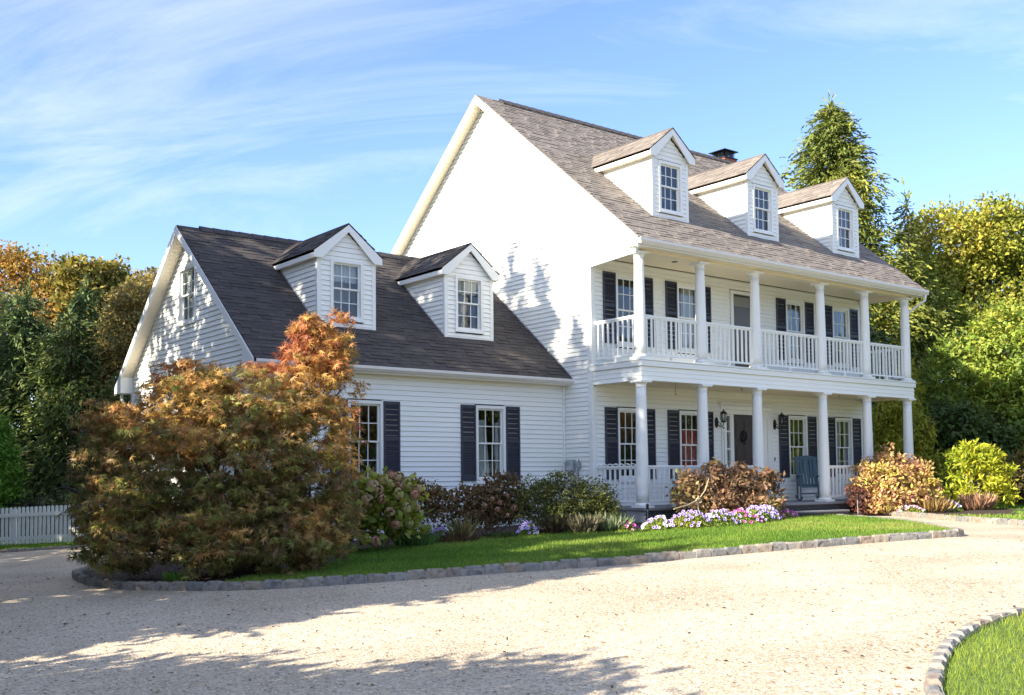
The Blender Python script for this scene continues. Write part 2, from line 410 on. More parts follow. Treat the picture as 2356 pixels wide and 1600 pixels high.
# walls: an inner sheathing panel carries the boards
front = MB().box(.02, LW-.02, .09, .11, 3.05, 3.45).build('wall', M['siding'], house, 'porch back wall of white clapboards')
WX = [1.135, 3.14, 7.26, 9.29]; W2 = .40
holesL = [(x-W2, x+W2, .90, 2.55) for x in WX] + [(4.24, 6.10, .30, 2.62)]
holesU = [(x-W2, x+W2, 3.93, 5.57) for x in WX] + [(4.66, 5.58, 3.40, 5.62)]
siding(front, 'siding_boards', (0, 0, 0), (1, 0, 0), (0, -1, 0), .30, 3.08, lambda z: (.10, LW-.10), holesL, joined=True)
siding(front, 'siding_boards', (0, 0, 0), (1, 0, 0), (0, -1, 0), 3.46, 5.86, lambda z: (.10, LW-.10), holesU, joined=True)
def glim(z):
    e = EY + max(0, (z+.16-EZ))/SL
    lo = max(PY, e) if z > 5.72 else 0.0
    return (lo, min(BY, 2*RY-e))
gable = MB().box(.12, .14, .3, BY, -.6, 5.6).build('wall', M['siding'], house, 'big sunlit gable wall of white clapboards')
siding(gable, 'x', (0, 0, 0), (0, 1, 0), (-1, 0, 0), -.15, 10.36, glim)
# far side and back: plain walls
mb = MB(); mb.prism([(LW, 0, 0), (LW, BY, 0), (LW, BY, mroof(BY)-.2), (LW, RY, mroof(RY)-.2), (LW, PY, mroof(PY)-.2), (LW, PY, 5.74), (LW, 0, 5.74)], (-.1, 0, 0))
mb.box(.14, LW-.1, BY-.1, BY, -.2, mroof(BY)-.2)
mb.build('wall', M['siding'], house, 'far end wall and back wall')
gfr = MB().box(GX+.15, -.05, GY0+.06, GY0+.07, -.5, .2).build('wall', M['siding'], house, 'front wall of the low side wing')
GWX = [-5.20, -2.115]
siding(gfr, 'x', (GX, GY0, 0), (1, 0, 0), (0, -1, 0), -.35, 3.07, lambda z: (.10, -GX-.02), [(x-GX-W2, x-GX+W2, .90, 2.55) for x in GWX])
def gglim(z):
    e = max(GY0, GEY + (z+.12-GEZ)/SL); return (e, 2*GR-e)
gga = MB().box(GX+.06, GX+.07, GY0+.1, GY1-.1, 2.2, 2.6).build('wall', M['siding'], house, 'left gable wall of the side wing')
siding(gga, 'x', (GX, 0, 0), (0, 1, 0), (-1, 0, 0), -.5, 6.20, gglim, [(3.98, 4.94, 4.30, 5.53), (1.9, 6.9, -.6, 2.0)])
MB().box(GX, 0, GY1-.1, GY1, -.5, 3.1).build('wall', M['siding'], house, 'back wall of the side wing')
# corner boards
for nm, b in (('a', (-.035, .0, -.035, .10, -.1, 5.71)), ('b', (0, .10, -.035, .05, .34, 3.0)), ('c', (0, .10, -.035, .05, 3.47, 5.72)), ('d', (LW-.10, LW+.02, -.03, .06, .34, 5.8)),
              ('e', (GX-.035, GX+.06, GY0-.035, GY0+.09, -.4, 3.08)), ('f', (GX-.035, GX+.06, GY1-.08, GY1+.03, -.5, 3.1)), ('g', (-.07, -.018, GY0-.05, GY0-.01, -.1, 3.07))):
    MB().box(*b).build('corner_board', M['trim'], house, bevel=.004)
# interior: dark rooms so windows show depth
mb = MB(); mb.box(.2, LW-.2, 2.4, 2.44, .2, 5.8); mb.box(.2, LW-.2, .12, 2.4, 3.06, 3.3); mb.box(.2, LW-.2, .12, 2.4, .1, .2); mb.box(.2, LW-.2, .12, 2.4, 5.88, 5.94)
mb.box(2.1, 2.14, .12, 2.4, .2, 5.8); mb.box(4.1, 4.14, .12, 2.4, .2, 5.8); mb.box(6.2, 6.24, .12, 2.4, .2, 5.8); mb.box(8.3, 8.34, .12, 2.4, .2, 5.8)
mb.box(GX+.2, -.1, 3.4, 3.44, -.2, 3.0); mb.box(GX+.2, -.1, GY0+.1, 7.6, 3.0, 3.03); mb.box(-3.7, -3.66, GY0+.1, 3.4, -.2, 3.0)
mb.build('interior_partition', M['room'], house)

# ---------------- windows
def win_parts(w, h, bot=.10, casing=.065, mid=.5, fl=.3):
    """meshes for a double hung six over six window, origin bottom centre of the casing, outside towards -y"""
    x = w/2; d = {}
    mb = MB(); mb.box(-x, -x+casing, -.035, .09, 0, h); mb.box(x-casing, x, -.035, .09, 0, h)
    mb.box(-x+casing, x-casing, -.035, .09, h-.065, h); mb.box(-x+casing, x-casing, -.03, .09, 0, bot); mb.box(-x-.015, x+.015, -.055, -.0355, -.015, .022)
    d['window'] = mb.mesh('window_casing', M['trim'])
    gx = x-casing; z0 = bot; z1 = h-.065; zm = z0+(z1-z0)*mid
    for nm, a, b, y in (('upper', zm-.012, z1, .022), ('lower', z0, zm+.018, .052)):
        s = MB(); f = .033
        s.box(-gx, -gx+f, y, y+.03, a, b); s.box(gx-f, gx, y, y+.03, a, b); s.box(-gx+f, gx-f, y, y+.03, a, a+f); s.box(-gx+f, gx-f, y, y+.03, b-f, b)
        d['sash_'+nm] = s.mesh('sash', M['trim'])
        mu = MB(); W_ = 2*(gx-f); H_ = b-a-2*f
        for k in (1, 2): mu.box(-gx+f+W_*k/3-.008, -gx+f+W_*k/3+.008, y+.004, y+.024, a+f, b-f)
        mu.box(-gx+f, gx-f, y+.005, y+.023, a+f+H_/2-.008, a+f+H_/2+.008)
        d['muntins_'+nm] = mu.mesh('muntins', M['trim'])
        d['pane_'+nm] = MB().box(-W_/6+.004, W_/6-.004, 0, .003, -H_/4+.004, H_/4-.004).mesh('pane', M['glass'])
        d['pos_'+nm] = [(-gx+f+W_*(i+.5)/3, y+.0135, a+f+H_*(j+.5)/2) for i in range(3) for j in range(2)]
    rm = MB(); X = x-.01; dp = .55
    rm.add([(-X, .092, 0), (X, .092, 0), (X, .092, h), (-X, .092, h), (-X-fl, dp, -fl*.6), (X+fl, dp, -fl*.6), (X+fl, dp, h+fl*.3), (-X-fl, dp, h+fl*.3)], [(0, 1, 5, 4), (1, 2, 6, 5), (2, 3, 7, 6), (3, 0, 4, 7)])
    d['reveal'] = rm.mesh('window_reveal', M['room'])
    return d
WC = {}
def curtain(x0, x1, z0, z1, y=.125, taper=0):
    mb = MB(); n = 22; 
    for i in range(n+1):
        t = i/n; x = x0+(x1-x0)*t; yy = y+.018*math.sin(t*(x1-x0)*75)+.006*math.sin(t*31)
        mb.v += [(x, yy, z1), (x0+(x-x0)*(1-taper), yy, z0)]
    for i in range(n): mb.f.append((2*i, 2*i+2, 2*i+3, 2*i+1))
    return mb
def window(loc, w, h, rot=0, mid=.5, bot=.10, cur=(), label=None, fl=.3):
    key = (w, h, mid, bot, fl)
    if key not in WC: WC[key] = win_parts(w, h, bot, mid=mid, fl=fl)
    d = WC[key]; o = inst('window', d['window'], house, loc, rot=(0, 0, rot))
    if label: o['label'] = label
    for nm in ('upper', 'lower'):
        inst('sash', d['sash_'+nm], o); inst('muntins', d['muntins_'+nm], o)
        for p in d['pos_'+nm]: inst('pane', d['pane_'+nm], o, p)
    inst('window_reveal', d['reveal'], o)
    for c in cur:
        m_ = {'w': 'curtain', 'r': 'redcurtain', 's': 'shade'}[c[0]]
        curtain(*c[1:]).build({'w': 'curtain', 'r': 'curtain', 's': 'roller_shade'}[c[0]], M[m_], o, {'r': 'red curtain'}.get(c[0]))
    return o
HW = 1.65
window((WX[0], 0, .90), .80, HW, cur=[('w', -.33, -.2, .1, 1.6)], label='ground floor window nearest the house corner')
window((WX[1], 0, .90), .80, HW, cur=[('r', -.33, .33, .05, 1.2)], label='ground floor window with red curtains')
window((WX[2], 0, .90), .80, HW, label='ground floor window behind the rocking chair')
window((WX[3], 0, .90), .80, HW, cur=[('w', -.33, .10, .05, 1.6, .13, .3), ('w', .2, .33, .05, 1.6)], label='ground floor window with full white curtains')
HU = 1.64
window((WX[0], 0, 3.93), .80, HU, label='upper porch window nearest the corner')
window((WX[1], 0, 3.93), .80, HU, cur=[('w', -.10, .33, .05, 1.58)], label='upper porch window with white curtains')
window((WX[2], 0, 3.93), .80, HU, cur=[('w', -.33, -.02, .05, 1.6, .13, .5), ('w', .22, .33, .05, 1.6)], label='upper porch window right of the storm door')
window((WX[3], 0, 3.93), .80, HU, cur=[('w', -.33, -.18, .05, 1.6), ('w', .18, .33, .05, 1.6)], label='upper porch window farthest from the corner')
window((GWX[0], GY0, .90), .80, HW, label='side wing window half hidden by the maple')
window((GWX[1], GY0, .90), .80, HW, cur=[('w', -.30, -.02, .05, 1.35, .13, -.4), ('w', .22, .33, .05, 1.3)], label='side wing window with a parted white curtain')
window((GX, 4.46, 4.30), .94, 1.23, rot=-math.pi/2, cur=[('w', -.33, -.02, .05, 1.15), ('w', .2, .36, .05, 1.15)], label='attic window in the side wing gable')

# ---------------- shutters
def shutter_mesh(w=.385, h=1.60):
    a = MB(); x = w/2; f = .045
    a.box(-x, -x+f, -.045, -.018, 0, h); a.box(x-f, x, -.045, -.018, 0, h)
    for z0, z1 in ((0, .13), (h*.51, h*.51+.07), (h-.055, h)): a.box(-x+f, x-f, -.043, -.02, z0, z1)
    fr = a.mesh('shutter_frame', M['shutter'])
    l = MB(); a.box
    for s, e in ((.13, h*.51), (h*.51+.07, h-.055)):
        n = int((e-s)/.034)
        for k in range(n):
            z = s+(e-s)*(k+.5)/n
            l.hexa([(-x+f, -.040, z-.014), (x-f, -.040, z-.014), (x-f, -.040, z-.009), (-x+f, -.040, z-.009)],
                   [(-x+f, -.022, z+.009), (x-f, -.022, z+.009), (x-f, -.022, z+.014), (-x+f, -.022, z+.014)])
    l.box(-x+f, x-f, -.0195, -.017, .1, h-.05)
    return fr, l.mesh('louver_slats', M['shutter'])
sf, sl_ = shutter_mesh()
def shutter(x, y, z):
    o = inst('shutter', sf, house, (x, y, z)); s = inst('louver_slats', sl_, o); s['kind'] = 'stuff'
for x in WX:
    for z in (.95, 3.98):
        for s in (-1, 1): shutter(x+s*.597, 0, z)
for x in GWX:
    for s in (-1, 1): shutter(x+s*.597, GY0, .95)

# ---------------- front door with sidelights and entablature
dr = MB().box(4.70, 5.50, .02, .06, .38, 2.52).build('front_door', M['door'], house, 'dark panelled front door')
for i in range(2):
    for z0, z1 in ((.55, 1.10), (1.22, 1.78), (1.90, 2.38)):
        x = 4.79+i*.33
        p_ = MB(); p_.box(x, x+.29, .012, .019, z0, z1); p_.box(x+.035, x+.255, .003, .0115, z0+.035, z1-.035); p_.build('door_panel', M['door'], dr, bevel=.004)
MB().tube([(5.44, -.03, 1.30), (5.44, -.05, 1.38), (5.44, -.03, 1.46)], .012).build('door_handle', M['bronze'], dr)
kn = MB(); kn.tube([(5.10+.10*math.cos(t), -.012, 1.98+.13*math.sin(t)) for t in np.linspace(0, 6.28, 16)], .018, 5); kn.tube([(5.1, -.01, 2.1), (5.08, -.02, 1.98), (5.13, -.015, 1.78)], .016, 5)
kn.build('door_knocker', M['bronze'], dr)
for a, b in ((4.62, 4.70), (5.50, 5.58)): MB().box(a, b, -.03, .08, .36, 2.56).build('door_frame', M['trim'], house, bevel=.004)
MB().box(4.26, 6.10, -.025, .08, 2.52, 2.62).build('door_frame', M['trim'], house)
for a, b in ((4.40, 4.62), (5.58, 5.80)):
    s = MB(); s.box(a, a+.045, -.02, .07, .8, 2.52); s.box(b-.045, b, -.02, .07, .8, 2.52)
    for z in (.80, 1.22, 1.65, 2.08, 2.475): s.box(a+.045, b-.045, -.012, .06, z, z+.03)
    s.box(a, b, -.022, .07, .36, .80); o = s.build('sidelight', M['trim'], house)
    for z in (.83, 1.25, 1.68, 2.11): MB().box(a+.047, b-.047, .02, .024, z+.002, z+.365).build('pane', M['glass'], o)
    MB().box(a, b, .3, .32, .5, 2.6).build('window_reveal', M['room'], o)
for a, b in ((4.24, 4.40), (5.80, 5.96), (5.98, 6.20)):
    s = MB(); s.box(a, b, -.05, .05, .36, 2.52); s.box(a-.015, b+.015, -.065, -.0505, .36, .52); s.box(a-.015, b+.015, -.065, -.0505, 2.44, 2.52); s.build('pilaster', M['trim'], house, bevel=.004)
s = MB(); s.box(4.20, 6.22, -.06, .05, 2.625, 2.72); s.box(4.16, 6.26, -.10, .05, 2.723, 2.75); s.box(4.12, 6.30, -.14, .05, 2.753, 2.79); s.build('door_entablature', M['trim'], house, bevel=.004)
MB().box(4.55, 5.7, -.15, 0, .355, .385).build('door_sill', M['deck'], house)
# upper storm door
MB().box(4.69, 4.79, -.03, .06, 3.46, 5.60).build('door_frame', M['trim'], house); MB().box(5.47, 5.57, -.03, .06, 3.46, 5.60).build('door_frame', M['trim'], house); MB().box(4.79, 5.47, -.03, .06, 5.52, 5.60).build('door_frame', M['trim'], house)
sdm = simple('storm_screen', (.10, .095, .09), .35, .5)
o = MB().box(4.79, 5.47, .01, .03, 3.50, 5.515).build('storm_door', M['door'], house, 'upper storm door with dark glass')
MB().box(4.84, 5.42, -.002, .0085, 3.62, 5.20).build('door_screen', sdm, o); MB().box(4.84, 5.42, -.001, .0085, 5.21, 5.46).build('roller_shade', simple('screen_top', (.2, .2, .18), .5), o)
# little door bell
MB().box(6.27, 6.30, -.03, -.016, 1.38, 1.47).build('door_bell', M['black'], house)

# ---------------- porch: floor, steps, lattice, band, beams, ceilings
MB().box(-.06, LW+.06, -1.62, -.02, .30, .36).build('porch_floor', M['deck'], house, bevel=.01)
o = MB().box(-.02, LW+.02, -1.585, -1.56, -.25, .30).build('porch_skirt', M['skirt'], house)
MB().box(-.02, .01, -1.56, -.04, -.25, .30).build('porch_skirt', M['skirt'], house)
st = MB().box(3.6, 6.5, -2.02, -1.62, .13, .17).build('porch_step', M['deck'], house, bevel=.01)
MB().box(3.62, 6.48, -1.99, -1.97, -.2, .13).build('step_riser', M['skirt'], st)
def lattice(x0, x1, y, z0, z1, parent):
    mb = MB(); h = z1-z0; p = .085; w = .016
    k = x0-h
    while k < x1:
        for s, yo in ((1, 0), (-1, -.007)):
            a = k if s > 0 else k+h; b = a+s*h; za, zb = z0, z1
            if a < x0: za += (x0-a)/1; a = x0
            if b < x0: zb -= (x0-b); b = x0
            if a > x1: za += (a-x1); a = x1
            if b > x1: zb -= (b-x1); b = x1
            if zb-za > .02: mb.hexa([(a-w, y+yo, za), (a+w, y+yo, za), (a+w, y+yo+.006, za), (a-w, y+yo+.006, za)], [(b-w, y+yo, zb), (b+w, y+yo, zb), (b+w, y+yo+.006, zb), (b-w, y+yo+.006, zb)])
        k += p
    mb.box(x0, x1, y-.012, y-.0075, z1-.018, z1); mb.box(x0, x1, y-.012, y-.0075, z0, z0+.018)
    return mb.build('lattice', M['lattice'], parent, kind='stuff')
lattice(-.05, LW+.05, -1.60, -.1, .295, house); lattice(3.6, 6.5, -2.005, -.03, .125, st)
# floor of the upper porch and its band
bnd = MB().box(.0, LW, PY+.03, -.02, 3.33, 3.44).build('upper_porch_floor', M['deck'], house)
for k in range(3):
    a = 3.02+k*.0975; b = a+.0975
    m1 = MB(); m1.hexa([(-.012, PY-.016, a), (LW+.012, PY-.016, a), (LW, PY+.05, a), (0, PY+.05, a)], [(-.002, PY-.003, b), (LW+.002, PY-.003, b), (LW, PY+.05, b), (0, PY+.05, b)])
    m1.hexa([(-.016, PY-.012, a), (.05, PY+.052, a), (.05, -.04, a), (-.016, -.04, a)], [(-.003, PY-.001, b), (.05, PY+.052, b), (.05, -.04, b), (-.003, -.04, b)])
    m1.hexa([(LW+.016, PY-.012, a), (LW-.05, PY+.052, a), (LW-.05, -.04, a), (LW+.016, -.04, a)], [(LW+.003, PY-.001, b), (LW-.05, PY+.052, b), (LW-.05, -.04, b), (LW+.003, -.04, b)])
    m1.build('band_board', M['siding'], house)
f1 = MB(); f1.box(-.045, LW+.045, PY-.045, PY-.004, 3.315, 3.43); f1.box(-.045, .0, PY-.004, .10, 3.315, 3.43); f1.box(LW, LW+.045, PY-.004, .0, 3.315, 3.43)
f1.box(-.06, LW+.06, PY-.06, .0, 3.433, 3.465); f1.build('band_fascia', M['paint'], house, bevel=.005)
# lower porch ceiling and beam
MB().box(.0, LW, PY+.055, -.03, 3.06, 3.08).build('porch_ceiling', M['soffit'], house)
bm = MB(); bm.box(.05, LW-.05, PY+.052, -1.26, 3.015, 3.058); bm.box(.052, .2, -1.258, -.05, 3.015, 3.058); bm.box(LW-.2, LW-.052, -1.258, -.05, 3.015, 3.058); bm.build('porch_beam', M['soffit'], house)
# upper porch ceiling planks, beam, soffit, gutter
for i in range(13):
    y = -1.25+i*.0945; MB().box(.03, LW-.03, y, y+.088, 5.868, 5.884+.004*(i % 2)).build('ceiling_plank', M['soffit'], house)
MB().box(.03, LW-.03, -1.26, -.03, 5.892, 5.91).build('porch_ceiling', M['soffit'], house)
bm = MB(); bm.box(.002, LW-.002, PY, -1.262, 5.73, 5.90); bm.box(.002, .06, -1.26, -.04, 5.73, 5.866); bm.box(LW-.18, LW-.002, -1.26, -.04, 5.73, 5.866); bm.build('porch_beam', M['soffit'], house, bevel=.004)
MB().box(-.28, LW+.28, -1.70, PY-.003, 5.772, 5.79).build('soffit', M['soffit'], house)
gt = MB(); gp = [(-1.74, 5.80), (-1.79, 5.80), (-1.85, 5.87), (-1.855, 5.925), (-1.84, 5.93), (-1.835, 5.88), (-1.785, 5.815), (-1.74, 5.815)]
gt.prism([(-.30, y, z) for y, z in gp], (LW+.60, 0, 0)); gt.box(-.30, -.296, -1.85, -1.74, 5.80, 5.92); gt.box(LW+.296, LW+.30, -1.85, -1.74, 5.80, 5.92); gt.build('gutter', M['gutter'], house)
MB().box(-.28, LW+.28, -1.735, -1.705, 5.77, 5.935).build('fascia', M['trim'], house)
ds = MB(); ds.tube([(LW+.22, -1.80, 5.80), (LW+.22, -1.78, 5.66), (LW+.10, -1.35, 5.36), (LW+.08, -1.28, 5.20), (LW+.08, -1.28, .1)], .035, 8); ds.build('downspout', M['gutter'], house)

# ---------------- columns
def column_parts(z0, z1, r):
    h = z1-z0; sh = []
    for i in range(13):
        t = i/12; rr = r*(1-.16*max(0, (t-.25)/.75)**1.5); sh.append((rr, .10+(h-.24)*t))
    shaft = MB().lathe(sh, 28).mesh('column_shaft', M['paint'], True)
    b = MB(); b.box(-r*1.32, r*1.32, -r*1.32, r*1.32, 0, .045); b.lathe([(r*1.22, .045), (r*1.3, .06), (r*1.22, .085), (r*1.04, .10)], 24)
    c = MB(); rt_ = r*.84; c.lathe([(rt_*1.0, h-.14), (rt_*1.12, h-.135), (rt_*1.12, h-.12), (rt_*1.0, h-.115), (rt_*1.02, h-.085), (rt_*1.3, h-.05), (rt_*1.42, h-.04)], 24); c.box(-r*1.28, r*1.28, -r*1.28, r*1.28, h-.04, h)
    return shaft, b.mesh('column_base', M['paint']), c.mesh('column_capital', M['paint'])
CX = [.10, 2.01, 3.90, 6.42, 8.32, 10.20]; CY = -1.38
lo = column_parts(.36, 3.015, .128); hi = column_parts(3.465, 5.73, .122)
for x in CX:
    for (pm, z) in ((lo, .36), (hi, 3.465)):
        o = inst('column', pm[0], house, (x, CY, z)); inst('column_base', pm[1], o); inst('column_capital', pm[2], o)

# ---------------- railings
bal = MB().box(-.017, .017, -.017, .017, 0, 1).mesh('baluster', M['paint'])
def railing(a, b, z, top, foot=True, n=None, lab=None):
    a = Vector((*a, 0)); b = Vector((*b, 0)); d = (b-a); L = d.length; e = d/L; nrm = Vector((-e.y, e.x, 0)); ang = math.atan2(e.y, e.x)
    mb = MB(); P = lambda s, t, zz: a+e*s+nrm*t+Vector((0, 0, zz))
    def bx(s0, s1, t0, t1, z0, z1): mb.hexa([P(s0, t0, z0), P(s1, t0, z0), P(s1, t1, z0), P(s0, t1, z0)], [P(s0, t0, z1), P(s1, t0, z1), P(s1, t1, z1), P(s0, t1, z1)])
    bx(0, L, -.035, .035, top-.045, top); bx(0, L, -.022, .022, top-.075, top-.045)
    r = mb.build('railing', M['paint'], house, lab, bevel=.006)
    mb = MB(); bx(0, L, -.025, .025, z+.10, z+.14); 
    mb.build('bottom_rail', M['paint'], r, bevel=.005)
    mb = MB(); bx(L/2-.03, L/2+.03, -.025, .025, z, z+.10); mb.build('rail_foot', M['paint'], r)
    n = n or round(L/.148)
    for k in range(n):
        s = L*(k+.5)/n; p = P(s, 0, z+.14)
        inst('baluster', bal, r, mat=Matrix.Translation(p) @ Matrix.Rotation(ang, 4, 'Z') @ Matrix.Diagonal((1, 1, top-.075-z-.14, 1)))
    return r
for i in range(5):
    railing((CX[i]+.12, CY), (CX[i+1]-.12, CY), 3.465, 4.42)
    if i != 2: railing((CX[i]+.125, CY), (CX[i+1]-.125, CY), .36, 1.24)
for z, t in ((3.465, 4.42), (.36, 1.24)):
    railing((.10, -.04), (.10, CY+.12), z, t); railing((LW-.12, -.04), (LW-.12, CY+.12), z, t)

# ---------------- roofs
def shingle_mesh(mat, w, l=.15, t=.012):
    a = MB(); a.hexa([(-w/2+.002, 0, 0), (w/2-.002, 0, 0), (w/2-.002, l, 0), (-w/2+.002, l, 0)], [(-w/2+.002, 0, t), (w/2-.002, 0, t), (w/2-.002, l, .003), (-w/2+.002, l, .003)])
    return a
def shingles(parent, O, U, S, L, H, mat, n_ind, keep=None, exp=.127, seed=1, tabw=.30):
    """O eave corner, U along the eave, S up the slope"""
    O = Vector(O); U = Vector(U).normalized(); S = Vector(S).normalized(); Nn = U.cross(S)
    if Nn.z < 0: Nn = -Nn
    R = random.Random(seed); items = []
    rows = int(H/exp)+1
    for j in range(rows):
        u = -(.15*(j % 2)+R.random()*.1)
        while u < L:
            w = tabw*R.choice((.5, .7, .85, 1.0)); a = max(u, 0); b = min(u+w, L); u += w
            if b-a < .04: continue
            s = j*exp; l = min(exp+.03, H-s+.01)
            if l < .03: continue
            c = O+U*((a+b)/2)+S*(s+l/2)
            if keep and not keep(c): continue
            items.append((a, b, s, l, R.choice((.008, .013, .020)), (c-CAM).length))
    items.sort(key=lambda q: q[5])
    cache = {}; J = MB()
    for i, (a, b, s, l, t, _) in enumerate(items):
        base = O+U*((a+b)/2)+S*s+Nn*.004
        if i < n_ind:
            key = (round(b-a, 2), round(l, 2), t)
            if key not in cache: cache[key] = shingle_mesh(mat, key[0], key[1], t).mesh('shingle', mat)
            mt = Matrix((U, S, U.cross(S) if U.cross(S).z > 0 else -U.cross(S))).transposed().to_4x4(); mt.translation = base
            inst('shingle', cache[key], parent, mat=mt)
        else:
            q = shingle_mesh(mat, b-a, l, t); J.add([base+U*v[0]+S*v[1]+Nn*v[2] for v in q.v], q.f)
    if J.v: J.build('shingles', mat, parent, kind='stuff')
th = .05
def slab(name, x0, x1, y0, z0, y1, z1, mat, lab=None, parent=house, t=.07):
    return MB().prism([(x0, y0, z0), (x0, y1, z1), (x0, y1, z1-t), (x0, y0, z0-t)], (x1-x0, 0, 0)).build(name, mat, parent, lab)
PK = mroof(RY); c_, s_ = 1/math.hypot(1, SL), SL/math.hypot(1, SL)
X0, X1 = -.28, LW+.28
rf = slab('roof', X0, X1, EY, EZ-.01, RY, PK-.01, M['shingle_main'], 'brownish main roof, front slope')
rb = slab('roof', X0, X1, 2*RY-EY, EZ-.01, RY+.001, PK-.01, M['shingle_main'], 'main roof, back slope')
HS = (RY-EY)/c_
shingles(rf, (X0, EY-.03, EZ-.03*SL), (1, 0, 0), (0, c_, s_), X1-X0, HS+.03, M['shingle_main'], 300, seed=2)
o = MB(); n = 36
for i in range(n):
    x = X0+.75+i*(X1-X0-1.3)/n; w = (X1-X0-1.3)/n
    for sg in (-1, 1): o.hexa([(x, RY, PK+.035), (x+w*1.02, RY, PK+.03), (x+w*1.02, RY+sg*.17, PK-.15+.03), (x, RY+sg*.17, PK-.15+.035)], [(x, RY, PK+.075), (x+w*1.02, RY, PK+.06), (x+w*1.02, RY+sg*.17, PK-.15+.055), (x, RY+sg*.17, PK-.15+.07)])
o.build('ridge_vent', M['ridge'], house)
def rake(x, xo, y0, z0, y1, z1, fw_=.17, mat='trim'):
    """barge board along a rake on plane x (outer face), thickness towards xo"""
    return MB().prism([(x, y0, z0-.012), (x, y1, z1-.012), (x, y1, z1-.012-fw_*1.25), (x, y0, z0-.012-fw_*1.25)], (xo-x, 0, 0)).build('rake_board', M[mat], house)
rake(X0-.02, X0+.03, EY+.0, EZ, RY, PK); rake(X0-.02, X0+.03, 2*RY-EY, EZ, RY+.001, PK)
rake(X1+.02, X1-.03, EY, EZ, RY, PK); rake(X1+.02, X1-.03, 2*RY-EY, EZ, RY+.001, PK)
def rake_soffit(xa, xb, ya, za, yb, zb, drop, n, parts=True):
    """perforated planks under the rake overhang, running square to the wall"""
    J = MB()
    for k in range(n):
        t0, t1 = k/n, (k+.94)/n; t2 = (k+1)/n
        P = lambda t, x, dz: (x, ya+(yb-ya)*t, za+(zb-za)*t-drop-dz)
        mb = MB() if parts else J
        mb.hexa([P(t0, xa, .012), P(t1, xa, .012), P(t1, xb, .012), P(t0, xb, .012)], [P(t0, xa, 0), P(t1, xa, 0), P(t1, xb, 0), P(t0, xb, 0)])
        if parts: mb.build('soffit_plank', M['soffit'], house)
    if not parts: J.build('rake_soffit', M['soffit'], house, kind='stuff')
    MB().prism([(xa, ya, za-drop+.004), (xb, ya, za-drop+.004), (xb, yb, zb-drop+.004), (xa, yb, zb-drop+.004)], (0, 0, .004)).build('soffit', M['soffit'], house)
rake_soffit(X0+.035, -.02, 2*RY-EY-.02, EZ, RY+.05, PK-.05, .16, 60, False)
rake_soffit(X0+.035, -.02, EY+.3, EZ+.3*SL, RY-.05, PK-.05, .16, 60, False)
# eave return at the near front corner of the main roof
MB().prism([(X0-.026, EY+.02, EZ-.03), (X0-.026, EY+.02, 5.775), (X0-.026, PY+.02, 5.765), (X0-.026, PY+.30, EZ+.32)], (.30, 0, 0)).build('eave_return', M['trim'], house)
MB().prism([(X1+.026, EY+.02, EZ-.03), (X1+.026, EY+.02, 5.775), (X1+.026, PY+.02, 5.765), (X1+.026, PY+.30, EZ+.32)], (-.30, 0, 0)).build('eave_return', M['trim'], house)

# side wing roof
gx0 = GX-.28; GPK = groof(GR); HG = (GR-GEY)/c_
gf = slab('roof', gx0, -.0, GEY, GEZ-.01, GR, GPK-.01, M['shingle_shaded'], 'side wing roof with shade in its shingle colour, front slope')
slab('roof', gx0, -.0, 2*GR-GEY, GEZ-.01, GR+.001, GPK-.01, M['shingle_shaded'], 'side wing roof with shade in its shingle colour, back slope')
shingles(gf, (gx0, GEY-.03, GEZ-.03*SL), (1, 0, 0), (0, c_, s_), -.02-gx0, HG+.03, M['shingle_shaded'], 300, seed=5)
o = MB(); n = 24; x0 = gx0+.5
for i in range(n):
    w = (-.05-x0)/n; x = x0+i*w
    for sg in (-1, 1): o.hexa([(x, GR, GPK+.03), (x+w, GR, GPK+.025), (x+w, GR+sg*.15, GPK-.10), (x, GR+sg*.15, GPK-.095)], [(x, GR, GPK+.055), (x+w, GR, GPK+.045), (x+w, GR+sg*.15, GPK-.08), (x, GR+sg*.15, GPK-.07)])
o.build('ridge_vent', M['ridge'], house)
rake(gx0-.02, gx0+.03, GEY, GEZ, GR, GPK, .14); rake(gx0-.02, gx0+.03, 2*GR-GEY, GEZ, GR+.001, GPK, .14)
rake_soffit(gx0+.035, GX-.02, 2*GR-GEY-.30, GEZ+.3*SL, GR+.05, GPK-.05, .15, 40)
rake_soffit(gx0+.035, GX-.02, GEY+.45, GEZ+.45*SL, GR-.05, GPK-.05, .15, 40, False)
for y0, s in ((GEY, 1), (2*GR-GEY, -1)):
    MB().prism([(gx0-.026, y0+s*.02, GEZ-.015), (gx0-.026, y0+s*.02, 3.065), (gx0-.026, y0+s*.45, 3.065), (gx0-.026, y0+s*.45, GEZ+.02+.33)], (.29, 0, 0)).build('eave_return', M['trim'], house)
MB().box(gx0+.28, -.003, GEY+.06, GY0-.02, 3.062, 3.08).build('soffit', M['soffit'], house)
MB().box(gx0+.28, -.003, GEY+.03, GEY+.058, 3.06, 3.20).build('fascia', M['trim'], house)
gt = MB(); gp = [(GEY+.025, 3.085), (GEY-.03, 3.085), (GEY-.09, 3.14), (GEY-.095, 3.19), (GEY-.08, 3.195), (GEY-.075, 3.15), (GEY-.025, 3.10), (GEY+.025, 3.10)]
gt.prism([(gx0+.005, y, z) for y, z in gp], (-gx0+.0-.01, 0, 0)); gt.box(-.008, -.004, GEY-.09, GEY+.025, 3.085, 3.19); gt.build('gutter', M['gutter'], house)
by = 2*GR-GEY
MB().box(gx0+.02, -.1, by, by+.11, 3.08, 3.19).build('gutter', M['gutter'], house)
